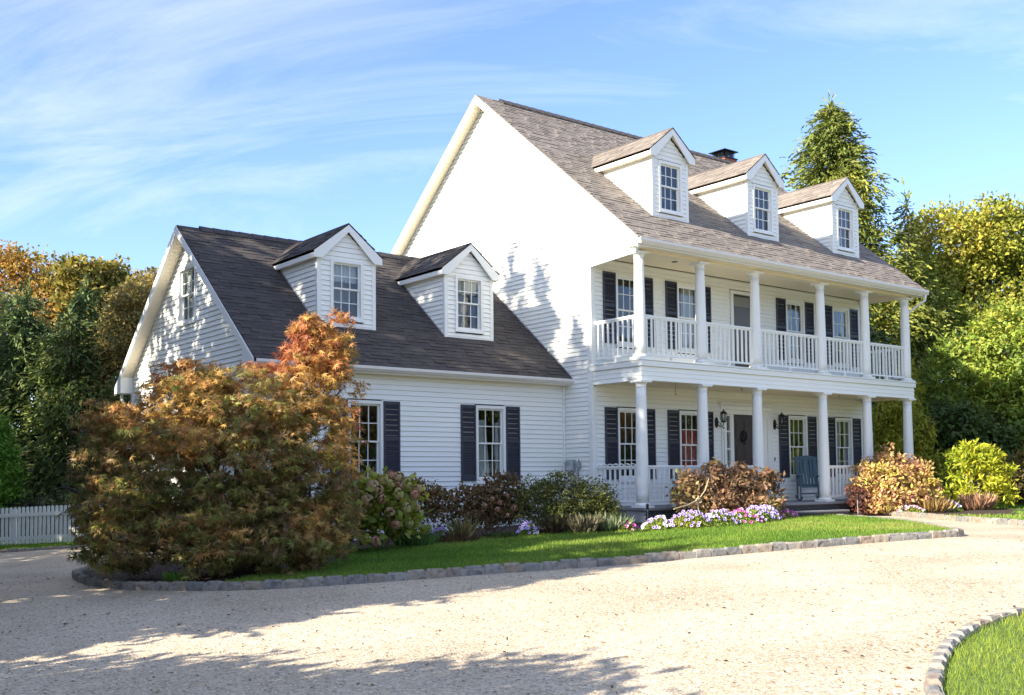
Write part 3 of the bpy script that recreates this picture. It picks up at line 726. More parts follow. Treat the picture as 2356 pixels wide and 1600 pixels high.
ds = MB(); ds.tube([(GX-.12, by+.03, 3.06), (GX-.12, by-.02, 2.92), (GX-.10, GY1+.08, 2.62), (GX-.09, GY1+.06, 2.4), (GX-.09, GY1+.06, -.3)], .035, 8); ds.build('downspout', M['gutter'], house)
ds = MB(); ds.tube([(gx0+.5, GEY-.03, 3.08), (gx0+.42, GEY+.05, 2.95), (GX+.10, GY0-.07, 2.75), (GX+.10, GY0-.07, -.2)], .03, 8); ds.build('downspout', M['gutter'], house)
# step flashing where the wing roof meets the gable wall
MB().prism([(-.022, GEY, GEZ+.03), (-.022, GR, GPK+.03), (-.022, GR, GPK+.055), (-.022, GEY, GEZ+.055)], (-.01, 0, 0)).build('flashing', M['flash'], house)

# garage door in the wing gable
gd = MB().box(GX-.0, GX+.03, 1.98, 6.82, -.4, 1.92).build('garage_door', M['trim'], house, 'white panelled garage door mostly hidden by the maple')
for i in range(8):
    for j in range(4):
        MB().box(GX-.012, GX-.001, 2.04+i*.597, 2.04+i*.597+.53, -.36+j*.57, -.36+j*.57+.5).build('door_panel', M['trim'], gd, bevel=.006)
for b in ((1.88, 1.98, -.4, 2.02), (6.82, 6.92, -.4, 2.02), (1.98, 6.82, 1.92, 2.02)): MB().box(GX-.03, GX+.04, *b).build('door_frame', M['trim'], house)

# gable vent
v = MB(); cy_, cz_ = 3.78, 9.77
v.prism([(-.02, cy_+.24*math.cos(t), cz_+.26*math.sin(t)) for t in np.linspace(0, 2*math.pi, 29)[:-1]], (-.02, 0, 0)); vo = v.build('gable_vent', M['trim'], house)
for k in range(9):
    z = cz_-.2+k*.05; hw = math.sqrt(max(0, .2**2-(z-cz_)**2*.85))
    if hw > .03: MB().hexa([(-.043, cy_-hw, z), (-.041, cy_-hw, z+.008), (-.041, cy_+hw, z+.008), (-.043, cy_+hw, z)], [(-.060, cy_-hw, z-.022), (-.056, cy_-hw, z-.016), (-.056, cy_+hw, z-.016), (-.060, cy_+hw, z-.022)]).build('vent_louver', M['trim'], vo)

# ---------------- dormers
def dormer(cx, w, yf, zbase, zeave, zpk, ov, fo, rooffn, mat, cw, ch, cz0, cur, lab, seed):
    x0, x1 = cx-w/2, cx+w/2
    yb = yf+(zeave-zbase)/SL+.25
    d = MB().box(x0+.05, x1-.05, yf+.75, yf+.77, zbase+.6, zeave).build('dormer', M['siding'], house, lab)
    zb = lambda z: yf+max(0, (z-zbase))/SL
    hole = [(cx-x0-cw/2, cx-x0+cw/2, cz0, cz0+ch)]
    sd_ = (zpk-zeave)/(w/2+ov)
    lim = lambda z: (.07+max(0, (z-zeave+.03))/sd_, w-.07-max(0, (z-zeave+.03))/sd_)
    hf = siding(d, 'siding_boards', (x0, yf, 0), (1, 0, 0), (0, -1, 0), zbase+.03, zpk-.10, lim, hole, zref=zbase, th=.04, joined=True)
    # side walls: near (left) side boards individually, far side joined
    def lims(z): return (.06, max(.07, (z-zbase)/SL+.05)) 
    siding(d, 'siding_boards', (x0, yf, 0), (0, 1, 0), (-1, 0, 0), zbase-.02, zeave+.0, lims, (), zref=zbase, th=.04, joined=True)
    siding(d, 'siding_boards', (x1, yf, 0), (0, 1, 0), (1, 0, 0), zbase-.02, zeave+.0, lims, (), zref=zbase, th=.04, joined=True)
    for a, b in ((x0-.02, x0+.07), (x1-.07, x1+.02)): MB().box(a, b, yf-.022, yf+.06, zbase-.04, zeave+.02).build('corner_board', M['trim'], d)
    t = MB(); t.box(x0+.07, x1-.07, yf-.018, yf+.01, zbase-.05, zbase+.03); t.hexa([(x0-.02, yf-.035, zbase-.065), (x1+.02, yf-.035, zbase-.065), (x1+.02, yf-.005, zbase-.04), (x0-.02, yf-.005, zbase-.04)], [(x0-.02, yf-.033, zbase-.045), (x1+.02, yf-.033, zbase-.045), (x1+.02, yf-.005, zbase-.02), (x0-.02, yf-.005, zbase-.02)])
    t.build('base_flashing', M['trim'], d)
    # side flashing strips
    yb = yf+(zeave-.12-zbase)/SL
    MB().prism([(x0-.018, yf-.02, zbase-.02), (x0-.018, yb, zbase+(yb-yf)*SL), (x0-.018, yb, zbase+(yb-yf)*SL+.05), (x0-.018, yf-.02, zbase+.03)], (-.012, 0, 0)).build('flashing', M['flash'], d)
    # window (its own tree, moved under the house)
    window((cx, yf, cz0), cw, ch, cur=cur, bot=.075, mid=.52, fl=.02, label='window of '+lab)
    # roof
    yfr = yf-fo; ex0, ex1 = x0-ov, x1+ov; ymax = yf+(zpk-zbase)/SL+.3
    hs = math.hypot(ex1-cx, zpk-zeave); ux = (ex1-cx)/hs; uz = (zpk-zeave)/hs
    for sg, ex in ((-1, ex0), (1, ex1)):
        r = MB().prism([(ex, yfr, zeave-.005), (cx, yfr, zpk-.005), (cx, yfr, zpk-.055), (ex, yfr, zeave-.055)], (0, ymax-yfr, 0)).build('dormer_roof', mat, d)
        O = (ex+sg*.015, yfr-.015, zeave-.012); 
        U = (0, 1, 0); S = (-sg*ux, 0, uz)
        shingles(r, O, U, S, ymax-yfr, hs+.02, mat, 0, keep=lambda c: c.z > rooffn(c.y)-.12, seed=seed*10+sg+3)
        # bargeboard (front) and side fascia, with boxed return
        MB().prism([(ex, yfr-.004, zeave-.02), (cx, yfr-.004, zpk-.02), (cx, yfr-.004, zpk-.165), (ex-sg*.18, yfr-.004, zeave-.15), (ex, yfr-.004, zeave-.15)], (0, .025, 0)).build('bargeboard', M['trim'], d)
        yend = yf+(zeave-.02-zbase)/SL
        MB().box(min(ex, ex-sg*.02), max(ex, ex-sg*.02), yfr+.022, yend+.1, zeave-.15, zeave-.012).build('fascia', M['trim'], d)
        MB().box(min(ex-sg*.022, ex-sg*(ov-.005)), max(ex-sg*.022, ex-sg*(ov-.005)), yfr+.022, yend-.02, zeave-.145, zeave-.13).build('soffit', M['soffit'], d)
    # gable soffit strip behind the bargeboards
    for sg in (-1, 1):
        MB().prism([(cx, yfr+.022, zpk-.12), (cx+sg*(w/2+.0), yfr+.022, zeave-.0), (cx+sg*(w/2+.0), yfr+.022, zeave-.015), (cx, yfr+.022, zpk-.14)], (0, fo-.03, 0)).build('soffit', M['soffit'], d)
    MB().prism([(cx-.03, ymax-.3, zpk), (cx+.03, ymax-.3, zpk), (cx, ymax-.3, zpk+.02)], (0, -(ymax-.3-yfr), 0)).build('ridge_cap', mat, d)
    return d
for i, cx_ in enumerate((1.79, 5.08, 8.52)):
    dormer(cx_, 1.15, -.74, 6.80, 8.29, 8.87, .155, .12, mroof, M['shingle_main'], .76, 1.17, 6.93, [('s', -.3, .3, .5, .52)] if 0 else [], ('the first roof dormer from the gable', 'the middle roof dormer', 'the last roof dormer, farthest from the gable')[i], i+1)
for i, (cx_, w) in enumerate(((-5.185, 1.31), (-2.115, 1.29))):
    dormer(cx_, w, 1.66, 4.07, 5.56, 6.17, .13, .10, groof, M['shingle_shaded'], .76, 1.23, 4.21, [('s', -.31, .31, .80, 1.17)] if i == 0 else [('w', -.3, .3, .85, 1.16)], ('the wing dormer nearer the attic gable', 'the wing dormer beside the tall gable wall')[i], i+5)

# ---------------- chimney
ch = MB().box(9.30, 9.86, 3.90, 4.45, 10.1, 10.74).build('chimney', M['brick'], house)
o = MB()
R_ = random.Random(4)
MB().box(9.27, 9.89, 3.87, 4.48, 10.742, 10.78).build('chimney_crown', M['darkmetal'], ch)
for r_ in range(6):
    z = 10.34+r_*.066
    for k in range(3):
        x = 9.30+k*.19; MB().box(x+.006, x+.183, 3.892, 3.899, z+.005, z+.06).build('brick', M['brick'], ch)
        y = 3.90+k*.185; MB().box(9.292, 9.299, y+.006, y+.178, z+.005, z+.06).build('brick', M['brick'], ch)
cg = MB()
for k in range(9):
    t = k/8; 
    for a in ((9.36+t*.44, 3.95), (9.36+t*.44, 4.40), (9.36, 3.95+t*.45), (9.80, 3.95+t*.45)): cg.box(a[0]-.012, a[0]+.012, a[1]-.006, a[1]+.006, 10.78, 10.98)
cg.box(9.25, 9.91, 3.85, 4.50, 10.98, 11.0); cg.build('chimney_cap', M['darkmetal'], ch)

# recessed ceiling light
MB().lathe([(.07, 5.862), (.075, 5.867)], 16, (1.97, -.68)).build('ceiling_light', M['black'], house)
# ------------------------------------------------------------ fixtures and furniture on the porch
def lantern(x, lab):
    t = thing('wall_lantern', lab, 'wall lamp', (x, -.0, 2.30), 'lanterns beside the front door')
    k = MB(); k.lathe([(.001, -.0), (.05, 0), (.06, .01)], 12); 
    b = MB(); b.prism([(.055*math.cos(a), -.018, .13*math.sin(a)) for a in np.linspace(0, 2*math.pi, 17)[:-1]], (0, -.02, 0)); b.build('back_plate', M['bronze'], t)
    a = MB(); a.tube([(0, -.04, -.02), (0, -.12, -.10), (0, -.20, -.12), (0, -.25, -.06), (0, -.25, -.01)], .012, 6)
    a.tube([(0, -.04, .06), (0, -.10, .0), (0, -.16, -.04), (0, -.12, -.09)], .008, 6); a.tube([(0, -.25, -.12), (0, -.25, -.17)], .014, 6); a.build('arm', M['bronze'], t)
    c = MB(); c.lathe([(.045, -.01), (.06, .01), (.06, .02)], 12, (0, -.25))
    for i in range(6):
        q = 2*math.pi*i/6; c.tube([(.055*math.cos(q), -.25+.055*math.sin(q), .02), (.085*math.cos(q), -.25+.085*math.sin(q), .13), (.07*math.cos(q), -.25+.07*math.sin(q), .20)], .007, 5)
    c.lathe([(.085, .20), (.085, .215), (.05, .25), (.015, .27), (.018, .30), (.003, .31)], 12, (0, -.25)); c.build('cage', M['bronze'], t)
    MB().lathe([(.04, .02), (.07, .13), (.06, .20)], 12, (0, -.25)).build('glass', M['glass'], t, smooth=True)
    MB().tube([(0, -.25, .02), (0, -.25, .11)], .012, 6).build('candle', M['curtain'], t)
lantern(4.06, 'black wall lantern left of the dark front door')
lantern(6.30, 'black wall lantern right of the dark front door')
t = thing('wind_chime', 'thin dark chain hanging from the lantern left of the front door', 'wind chime', (4.06, -.25, 2.10))
for i in range(16):
    m1 = MB(); m1.tube([(0, 0, -.02-i*.055), (.004*(-1)**i, 0, -.05-i*.055), (0, 0, -.068-i*.055)], .006, 4); m1.build('link', M['bronze'], t)

def hook(x, l, lab):
    t = thing('plant_hook', lab, 'hook', (x, -1.38, 3.012), 'hooks under the lower porch beam')
    MB().tube([(0, 0, 0), (0, 0, -l), (.02, 0, -l-.02), (.035, 0, -l+.01)], .005, 5).build('rod', M['black'], t)
hook(1.15, .24, 'long wire hook under the lower porch beam near the corner column'); hook(3.36, .05, 'short wire hook under the lower porch beam left of the front door'); hook(7.12, .05, 'short wire hook under the lower porch beam right of the front door')

# rocking chair
t = thing('rocking_chair', 'slate blue wooden rocking chair on the porch beside the fourth column', 'rocking chair', (6.86, -.62, .36), rotz=math.radians(-42))
# local: faces -y
def tp(p): return p
for s in (-1, 1):
    x = s*.26
    MB().tube([(x, .42, .13), (x, .25, .05), (x, .05, .022), (x, -.15, .02), (x, -.32, .05), (x, -.40, .10)], .019, 6).build('rocker', M['chair'], t)
    MB().bar((x, .16, .03), (x, .20, .50), .035).build('rear_leg', M['chair'], t)
    MB().bar((x, -.22, .03), (x, -.22, .62), .035).build('front_leg', M['chair'], t)
    MB().hexa([(x-.045, -.30, .63), (x+.045, -.30, .63), (x+.045, -.30, .655), (x-.045, -.30, .655)], [(x-.03, .22, .60), (x+.03, .22, .60), (x+.03, .22, .625), (x-.03, .22, .625)]).build('armrest', M['chair'], t, bevel=.006)
    MB().bar((x*.98, .17, .36), (x*.98, .42, 1.08), .035, .03).build('back_post', M['chair'], t)
for k in range(7):
    y0 = -.24+k*.06; MB().box(-.26, .26, y0, y0+.05, .385-k*.004, .403-k*.004).build('seat_slat', M['chair'], t)
for k in range(6):
    x = -.205+k*.082; MB().hexa([(x-.031, .175, .42), (x+.031, .175, .42), (x+.031, .19, .42), (x-.031, .19, .42)], [(x-.031, .40, 1.06), (x+.031, .40, 1.06), (x+.031, .415, 1.06), (x-.031, .415, 1.06)]).build('back_slat', M['chair'], t)
MB().prism([(-.29, .405, 1.04), (.29, .405, 1.04), (.29, .42, 1.11), (.10, .425, 1.15), (-.10, .425, 1.15), (-.29, .42, 1.11)], (0, .022, -.006)).build('head_rail', M['chair'], t, bevel=.005)
MB().box(-.27, .27, -.245, -.215, .33, .38).build('front_rail', M['chair'], t); MB().tube([(-.26, -.22, .18), (.26, -.22, .18)], .013, 6).build('stretcher', M['chair'], t)
MB().box(-.27, .27, .165, .19, .36, .42).build('back_rail', M['chair'], t)

# wicker garland on the side rail of the lower porch
t = thing('rail_garland', 'twisted white rope garland wound along the lower side railing', 'garland', (.10, -.7, 1.245))
g = MB(); pts = [(0.012*math.cos(i*1.1), -.62+i*.03, .022+.016*math.sin(i*1.1)) for i in range(42)]; g.tube(pts, [.010+.008*(i % 4 == 0) for i in range(42)], 6); g.build('rope', M['paint'], t)

# electric meter and telephone box on the gable wall
t = thing('meter_box', 'grey electric meter box with conduits on the corner of the gable wall', 'meter box', (-.02, .67, 1.15))
MB().box(-.10, 0, -.13, .12, 0, .25).build('box', M['grey'], t, bevel=.01); MB().box(-.108, -.1005, -.10, .09, .02, .23).build('cover', M['flash'], t, bevel=.004)
MB().lathe([(.05, 0), (.05, .05), (.035, .06)], 16).build('dial', M['glass'], t).matrix_local = Matrix.Translation((-.108, .03, .16)) @ Matrix.Rotation(-math.pi/2, 4, 'Y')
MB().box(-.07, -.001, -.31, -.21, .06, .19).build('junction_box', M['grey'], t, bevel=.008)
for y, r in ((-.08, .018), (.0, .022), (-.26, .012)): MB().tube([(-.04, y, 0 if y > -.2 else .06), (-.04, y, -.9)], r, 8).build('conduit', M['grey'], t)
MB().tube([(-.04, -.27, .19), (-.04, -.27, .25)], .01, 6).build('antenna', M['black'], t)
MB().tube([(-.05, -.24, .06), (-.07, -.28, -.08), (-.06, -.20, -.18), (-.05, -.12, -.10), (-.05, -.06, .0)], .007, 6).build('cable', M['black'], t)
# hanging hose bag under the box
# small white spotlights on the upper porch edge
for x, h, lab in ((2.18, .05, 'small white spotlight on the balcony edge by the second column'), (4.08, .15, 'small upright white spotlight on the balcony edge by the third column')):
    t = thing('spotlight', lab, 'spotlight', (x, -1.52, 3.465)); MB().box(-.06, .06, -.03, .03, 0, .02).build('bracket', M['trim'], t)
    m_ = MB(); m_.tube([(0, 0, .02), (0, -.01, .03+h)], [.02, .017], 8); m_.build('head', M['trim'], t)
t = thing('bracket_light', 'small white light box under the band at the near porch corner', 'light', (-.035, -1.25, 3.05))
MB().box(-.02, 0, -.13, .13, 0, .05).build('housing', M['trim'], t, bevel=.006)
for k in range(4): MB().box(-.03, -.0205, -.10+k*.06, -.07+k*.06, .012, .04).build('lens', M['glass'], t)

# ------------------------------------------------------------ kerbs
KL = smooth([(-7.6, 1.15), (-8.9, 1.1), (-10.1, .7), (-10.9, .05), (-11.15, -.75), (-11.22, -1.56), (-11.18, -2.1), (-11.02, -2.75), (-10.75, -3.25), (-10.30, -3.95), (-9.65, -4.5), (-8.85, -4.9), (-8.15, -5.2), (-7.42, -5.48), (-6.65, -5.83), (-5.8, -6.22), (-4.72, -6.56), (-3.45, -6.90), (-2.12, -7.28), (-.83, -7.74), (-.05, -8.03), (.38, -8.12), (.75, -7.95), (1.3, -7.4), (2.1, -6.7), (3.1, -5.75), (4.0, -4.65), (4.8, -3.4), (5.1, -2.6)], 5)
KR = smooth([(7.6, -1.75), (7.5, -2.3), (7.15, -3.0), (6.6, -3.75), (5.9, -4.75), (5.15, -5.85), (4.6, -6.9), (4.4, -7.7), (4.5, -8.6), (5.0, -9.6), (6.0, -10.8)], 5)
KI = smooth([(-11.3, -16.2), (-10.9, -15.2), (-10.35, -14.1), (-9.9, -13.5), (-9.3, -13.12), (-8.6, -12.78), (-8.15, -12.6), (-7.75, -12.47), (-7.2, -12.35), (-6.5, -12.28), (-5.6, -12.30), (-4.6, -12.55), (-3.6, -13.1), (-2.8, -13.9), (-2.4, -14.9)], 5)
KF = [(-13.2, 10.9), (-11.6, 9.35), (-10.15, 8.17), (-9.4, 7.86), (-8.74, 7.58), (-8.0, 7.2), (-7.5, 7.0)]
stone_vars = []
def stone_mesh(i):
    R = np.random.default_rng(100+i); n = 4
    L, Wd, H = .245+R.normal()*.008, .115+R.normal()*.005, .19
    vs = []; fs = []
    # beveled rough block: rings along z
    ring = lambda ins, z: [(sx*(L/2-ins-.004*abs(R.normal())), sy*(Wd/2-ins-.004*abs(R.normal())), z+R.normal()*.003) for sx, sy in ((-1, -1), (-.33, -1), (.33, -1), (1, -1), (1, 0), (1, 1), (.33, 1), (-.33, 1), (-1, 1), (-1, 0))]
    mb = MB(); rs = [ring(.006, -.07), ring(.0, -.02), ring(.0, .05), ring(.004, .095), ring(.022, .116)]
    for r in rs: mb.v += r
    for k in range(4):
        for j in range(10): a = k*10+j; b = k*10+(j+1) % 10; mb.f.append((a, b, b+10, a+10))
    mb.v.append((0, 0, .118)); 
    for j in range(10): mb.f.append((40+j, 40+(j+1) % 10, 50))
    return mb.mesh('stone', M['stone'])
SM = [stone_mesh(i) for i in range(8)]
def kerb(name, lab, path, side, off=0, base_top=0.0, pitch=.262):
    """stones along path (outer foot line); side=+1 when the lawn lies to the left of travel"""
    P = [Vector((x, y)) for x, y in path]; t = thing(name, lab, 'kerb', (P[0].x, P[0].y, gz(*P[0])))
    acc = 0; seg = 0; pos = 0; R = random.Random(len(path)); strip = []
    total = sum((P[i+1]-P[i]).length for i in range(len(P)-1)); s = pitch/2
    cum = [0]
    for i in range(len(P)-1): cum.append(cum[-1]+(P[i+1]-P[i]).length)
    while s < total:
        while cum[seg+1] < s: seg += 1
        d = (P[seg+1]-P[seg]).normalized(); c = P[seg]+d*(s-cum[seg]); n = Vector((-d.y, d.x))*side; c2 = c+n*.06
        z = gz(c2.x, c2.y)+off+R.uniform(-.012, .010)
        mt = Matrix.Translation((c2.x-P[0].x, c2.y-P[0].y, z-gz(*P[0]))) @ Matrix.Rotation(math.atan2(d.y, d.x)+R.uniform(-.07, .07)+(math.pi if R.random() < .5 else 0), 4, 'Z') @ Matrix.Rotation(R.uniform(-.07, .07), 4, 'X')
        inst('stone', R.choice(SM), t, mat=mt); s += pitch*R.uniform(.985, 1.04)
    # mortar bed between the stones
    mb = MB(); k = 0
    for i in range(len(P)-1):
        d = (P[i+1]-P[i]).normalized(); n = Vector((-d.y, d.x))*side
        for q in (P[i], P[i+1]):
            a = q+n*.014; b = q+n*.112; z = gz(q.x, q.y)+off-gz(*P[0])
            mb.v += [(a.x-P[0].x, a.y-P[0].y, z-.1), (a.x-P[0].x, a.y-P[0].y, z+.088), (b.x-P[0].x, b.y-P[0].y, z+.092), (b.x-P[0].x, b.y-P[0].y, z-.1)]
        b0 = len(mb.v)-8
        for j in range(3): mb.f.append((b0+j, b0+4+j, b0+5+j, b0+1+j))
    mb.build('mortar', M['mortar'], t)
    return t
kerb('stone_kerb', 'long curved granite block kerb round the maple bed and front lawn', KL, 1)
kerb('stone_kerb', 'pale granite block kerb round the right hand flower bed', KR, 1)
kerb('stone_kerb', 'low granite block kerb round the lawn island in the foreground', KI, -1, off=-.045)
kerb('stone_kerb', 'flat granite block kerb below the white picket fence', KF, 1, off=-.05)

# lawns and beds
inner = lambda path, side, d: [(Vector(p)+Vector((-(Vector(path[min(i+1, len(path)-1)])-Vector(path[max(i-1, 0)])).y, (Vector(path[min(i+1, len(path)-1)])-Vector(path[max(i-1, 0)])).x)).normalized()*side*d)[:] for i, p in enumerate(path)]
KLi = inner(KL, 1, .09); KRi = inner(KR, 1, .09); KIi = inner(KI, -1, .09)
bedline = smooth([(-10.15, -3.75), (-9.5, -3.35), (-8.9, -3.3), (-8.3, -3.1), (-7.6, -2.3), (-7.0, -1.5), (-6.3, -1.2), (-5.6, -1.32), (-4.6, -1.32), (-3.7, -1.42), (-2.9, -1.65), (-2.1, -2.35), (-1.4, -3.3), (-.7, -3.95), (.1, -4.1), (1.1, -3.85), (2.4, -3.1), (3.5, -2.55), (5.0, -2.45)], 5)
ka = min(range(len(KLi)), key=lambda i: (KLi[i][0]+10.5)**2+(KLi[i][1]+3.9)**2)
LAWN = KLi[ka:]+bedline[::-1]
BED = KLi[:ka+1]+bedline+[(5.0, -1.58), (0, -1.55), (-.02, .9), (-7.35, .92)]
sheet('planting_bed', BED, .055, M['mulch'], .3, .008, skirt=.1)
sheet('front_lawn', LAWN, .075, M['turf'], .5, skirt=.1)
BEDR = [(6.6, -1.64), (6.6, -2.2), (7.2, -2.1)]+KRi[:18]+[(8.0, -5.6), (9.5, -4.4), (11.5, -4.2), (12.5, -2), (10.6, -.2), (10.4, -1.6), (7.8, -1.6)]
LAWNR = KRi[17:]+[(14, -11), (20, -6), (17.5, 2), (12.5, -2), (11.5, -4.2), (9.5, -4.4), (8.0, -5.6)]
sheet('planting_bed', BEDR, .06, M['mulch'], .4, .008, skirt=.1)
sheet('side_lawn', LAWNR, .07, M['turf'], .8, skirt=.1)
ISL = KIi+[(-3, -17), (-10, -18)]
sheet('island_lawn', ISL, .015, M['turf'], .5, skirt=.1)
BL = [(-13.2, 11.0), (-11.6, 9.45), (-10.15, 8.27), (-8.74, 7.68), (-7.5, 7.1), (-7.2, 8.2), (6, 9.4), (6, 40), (-30, 40), (-30, 12)]
sheet('back_lawn', BL, .0, M['turf'], 2.5, skirt=.02)

# ------------------------------------------------------------ foliage engine
GAIN_F, GAMMA_F = 1.38, 0.92      # measured leaf reflectances, slightly raised for dry autumn foliage
def norm(a): return a/np.maximum(np.linalg.norm(a, axis=1, keepdims=True), 1e-9)
TEMPL = {
 'oval': (np.array([(0, 0, 0), (.5, .5, .10), (1, 0, 0), (.5, -.5, .10)], float), [(0, 1, 2), (0, 2, 3)]),
 'blade': (np.array([(0, .5, 0), (0, -.5, 0), (1, 0, .25)], float), [(0, 1, 2)]),
 'maple': (np.array([(.05, .06, 0), (1, 0, -.1), (.05, -.06, 0), (.0, .10, 0), (.68, .60, -.05), (.14, .0, 0), (-.02, .06, 0), (.12, .66, -.08), (.16, -.0, 0), (0, -.10, 0), (.68, -.60, -.05), (-.02, -.06, 0), (.12, -.66, -.08)], float),
           [(0, 2, 1), (3, 5, 4), (6, 8, 7), (9, 10, 5), (11, 12, 8)]),
 'spray': (np.array([(0, 0, 0), (.35, .42, .0), (.55, .14, .06), (.8, .34, -.04), (1, 0, -.05), (.35, -.42, .0), (.55, -.14, .06), (.8, -.34, -.04)], float), [(0, 2, 1), (0, 6, 2), (2, 4, 3), (2, 6, 4), (0, 5, 6), (6, 7, 4)]),
}
def leaf_object(name, pos, d, nrm, L, Wd, col, shape, mat, parent=None, kind=None, label=None):
    T, F = TEMPL[shape]; F = np.array(F); n = len(pos); d = norm(d)
    s = norm(np.cross(nrm, d)); h = np.cross(d, s)
    L = np.broadcast_to(L, n)[:, None, None]; Wd = np.broadcast_to(Wd, n)[:, None, None]
    V = pos[:, None, :] + d[:, None, :]*T[None, :, 0:1]*L + s[:, None, :]*T[None, :, 1:2]*Wd + h[:, None, :]*T[None, :, 2:3]*L
    k = len(T); Fa = (F[None]+np.arange(n)[:, None, None]*k).reshape(-1)
    me = bpy.data.meshes.new(name); me.vertices.add(n*k); me.vertices.foreach_set('co', V.reshape(-1).astype(np.float32))
    nf = n*len(F); me.loops.add(nf*3); me.loops.foreach_set('vertex_index', Fa.astype(np.int32)); me.polygons.add(nf)
    me.polygons.foreach_set('loop_start', np.arange(nf, dtype=np.int32)*3)
    me.update(calc_edges=True)
    a = me.color_attributes.new('Col', 'FLOAT_COLOR', 'POINT')
    c = np.ones((n, k, 4), np.float32); c[:, :, :3] = col[:, None, :]; a.data.foreach_set('color', c.reshape(-1))
    me.materials.append(mat)
    o = bpy.data.objects.new(name, me); COL.objects.link(o)
    if parent: o.parent = parent; o.location = -Vector(parent.location)
    return tag(o, label, kind=kind)
def unit(rng, n): return norm(rng.normal(size=(n, 3)))
def cluster(lobes, nc, per, sig, rng, inner=.55, flat=.7, bottom=-.75):
    """clump centres near the surface of the lobes, leaves scattered about each"""
    Lb = np.array([l[:6] for l in lobes]); w = np.array([l[3]*l[5]+l[4]*l[5]+l[3]*l[4] for l in lobes]); w = w/w.sum()
    idx = rng.choice(len(lobes), nc, p=w); u = unit(rng, nc); u[:, 2] = np.where(u[:, 2] < bottom, -u[:, 2]*rng.random(nc), u[:, 2])
    r = inner+(1.05-inner)*rng.random(nc)**.6
    c = Lb[idx, :3]+u*Lb[idx, 3:6]*r[:, None]
    C_ = np.repeat(c, per, 0); U_ = np.repeat(u, per, 0); I = np.repeat(np.arange(nc), per)
    off = rng.normal(size=(nc*per, 3))*sig*np.array([1, 1, flat])
    return C_+off, norm(U_+rng.normal(size=(nc*per, 3))*.55), I, c
def palette(P, idx, pos, rng, f=1.2, jit=.18, shift=None):
    P = np.array(P, float)**GAMMA_F*GAIN_F; k = len(P)
    ph = np.sin(pos[:, 0]*f+1.3*np.sin(pos[:, 2]*f*.9))+np.sin(pos[:, 1]*f*1.1+2+np.sin(pos[:, 0]*f*.7))+.8*np.sin(pos[:, 2]*f*1.6)
    v = (ph/5.6+.5)*(k-1)
    g = rng.random(idx.max()+1)[idx]; v = v*.5+g*(k-1)*.35+rng.random(len(pos))*(k-1)*.15+.0
    if shift is not None: v = v+shift*(k-1)
    v = np.clip(v, 0, k-1.001); i = v.astype(int); t = (v-i)[:, None]
    c = P[i]*(1-t)+P[i+1]*t
    return np.clip(c*(1+jit*rng.normal(size=(len(pos), 1)))*(1+.05*rng.normal(size=(len(pos), 3))), .003, .95)
def crown(parent, lobes, nc, per, sig, size, P, rng, shape='oval', mat='leaf', aspect=.55, inner=.5, f=1.2, hang=0, jit=.18, name='crown', flat=.7, shiftfn=None, bottom=-.75):
    pos, u, I, c = cluster(lobes, nc, per, sig, rng, inner, flat, bottom)
    n = len(pos); d = u*.6+rng.normal(size=(n, 3))*.7; d[:, 2] -= hang
    nr = u*.8+np.array([0, 0, .6])+rng.normal(size=(n, 3))*.45
    L = size*(.65+.7*rng.random(n))
    col = palette(P, I, pos, rng, f, jit, shiftfn(pos) if shiftfn else None)
    return leaf_object(name, pos, d, nr, L, L*aspect, col, shape, M[mat], parent)
def limbs(parent, base, lobes, r0, rng, name='trunk', split=.35, mat='bark', extra=3, stems=1):
    mb = MB(); base = Vector(base); top = Vector(np.mean([l[:3] for l in lobes], 0)); 
    zmin = min(l[2]-l[5]*.5 for l in lobes)
    hh = base.z+(top.z-base.z)*split
    fork = Vector((base.x+(top.x-base.x)*.3, base.y+(top.y-base.y)*.3, hh))
    if stems == 1: mb.tube([base+Vector((0, 0, -.1)), base+Vector((0, 0, .1*hh)), fork], [r0*1.35, r0, r0*.8], 8)
    for l in lobes:
        c = Vector(l[:3]); b0 = fork if stems == 1 else base+Vector((rng.normal()*r0*2, rng.normal()*r0*2, -.05))
        mid = b0.lerp(c, .5)+Vector(rng.normal(size=3))*.08*(c-b0).length
        mb.tube([b0, mid, c], [r0*.55, r0*.38, r0*.16], 6)
        for k in range(extra):
            e = c+Vector(unit(rng, 1)[0]*np.array(l[3:6])*.85); m2 = mid.lerp(c, rng.random()*.8)
            mb.tube([m2, m2.lerp(e, .5)+Vector(rng.normal(size=3))*.06*(e-m2).length, e], [r0*.22, r0*.13, r0*.04], 5)
    o = mb.build(name, M[mat], parent)
    o.location = -Vector(parent.location); return o
def tree(name, lab, cat, base, lobes, nc, per, sig, size, P, seed, r0=.15, group=None, **k):
    rng = np.random.default_rng(seed); t = thing(name, lab, cat, base, group)
    lk = {a: k.pop(a) for a in ('split', 'extra', 'stems', 'barkmat') if a in k}
    if 'barkmat' in lk: lk['mat'] = lk.pop('barkmat')
    crown(t, lobes, nc, per, sig, size, P, rng, **k); limbs(t, base, lobes, r0, rng, **lk); return t
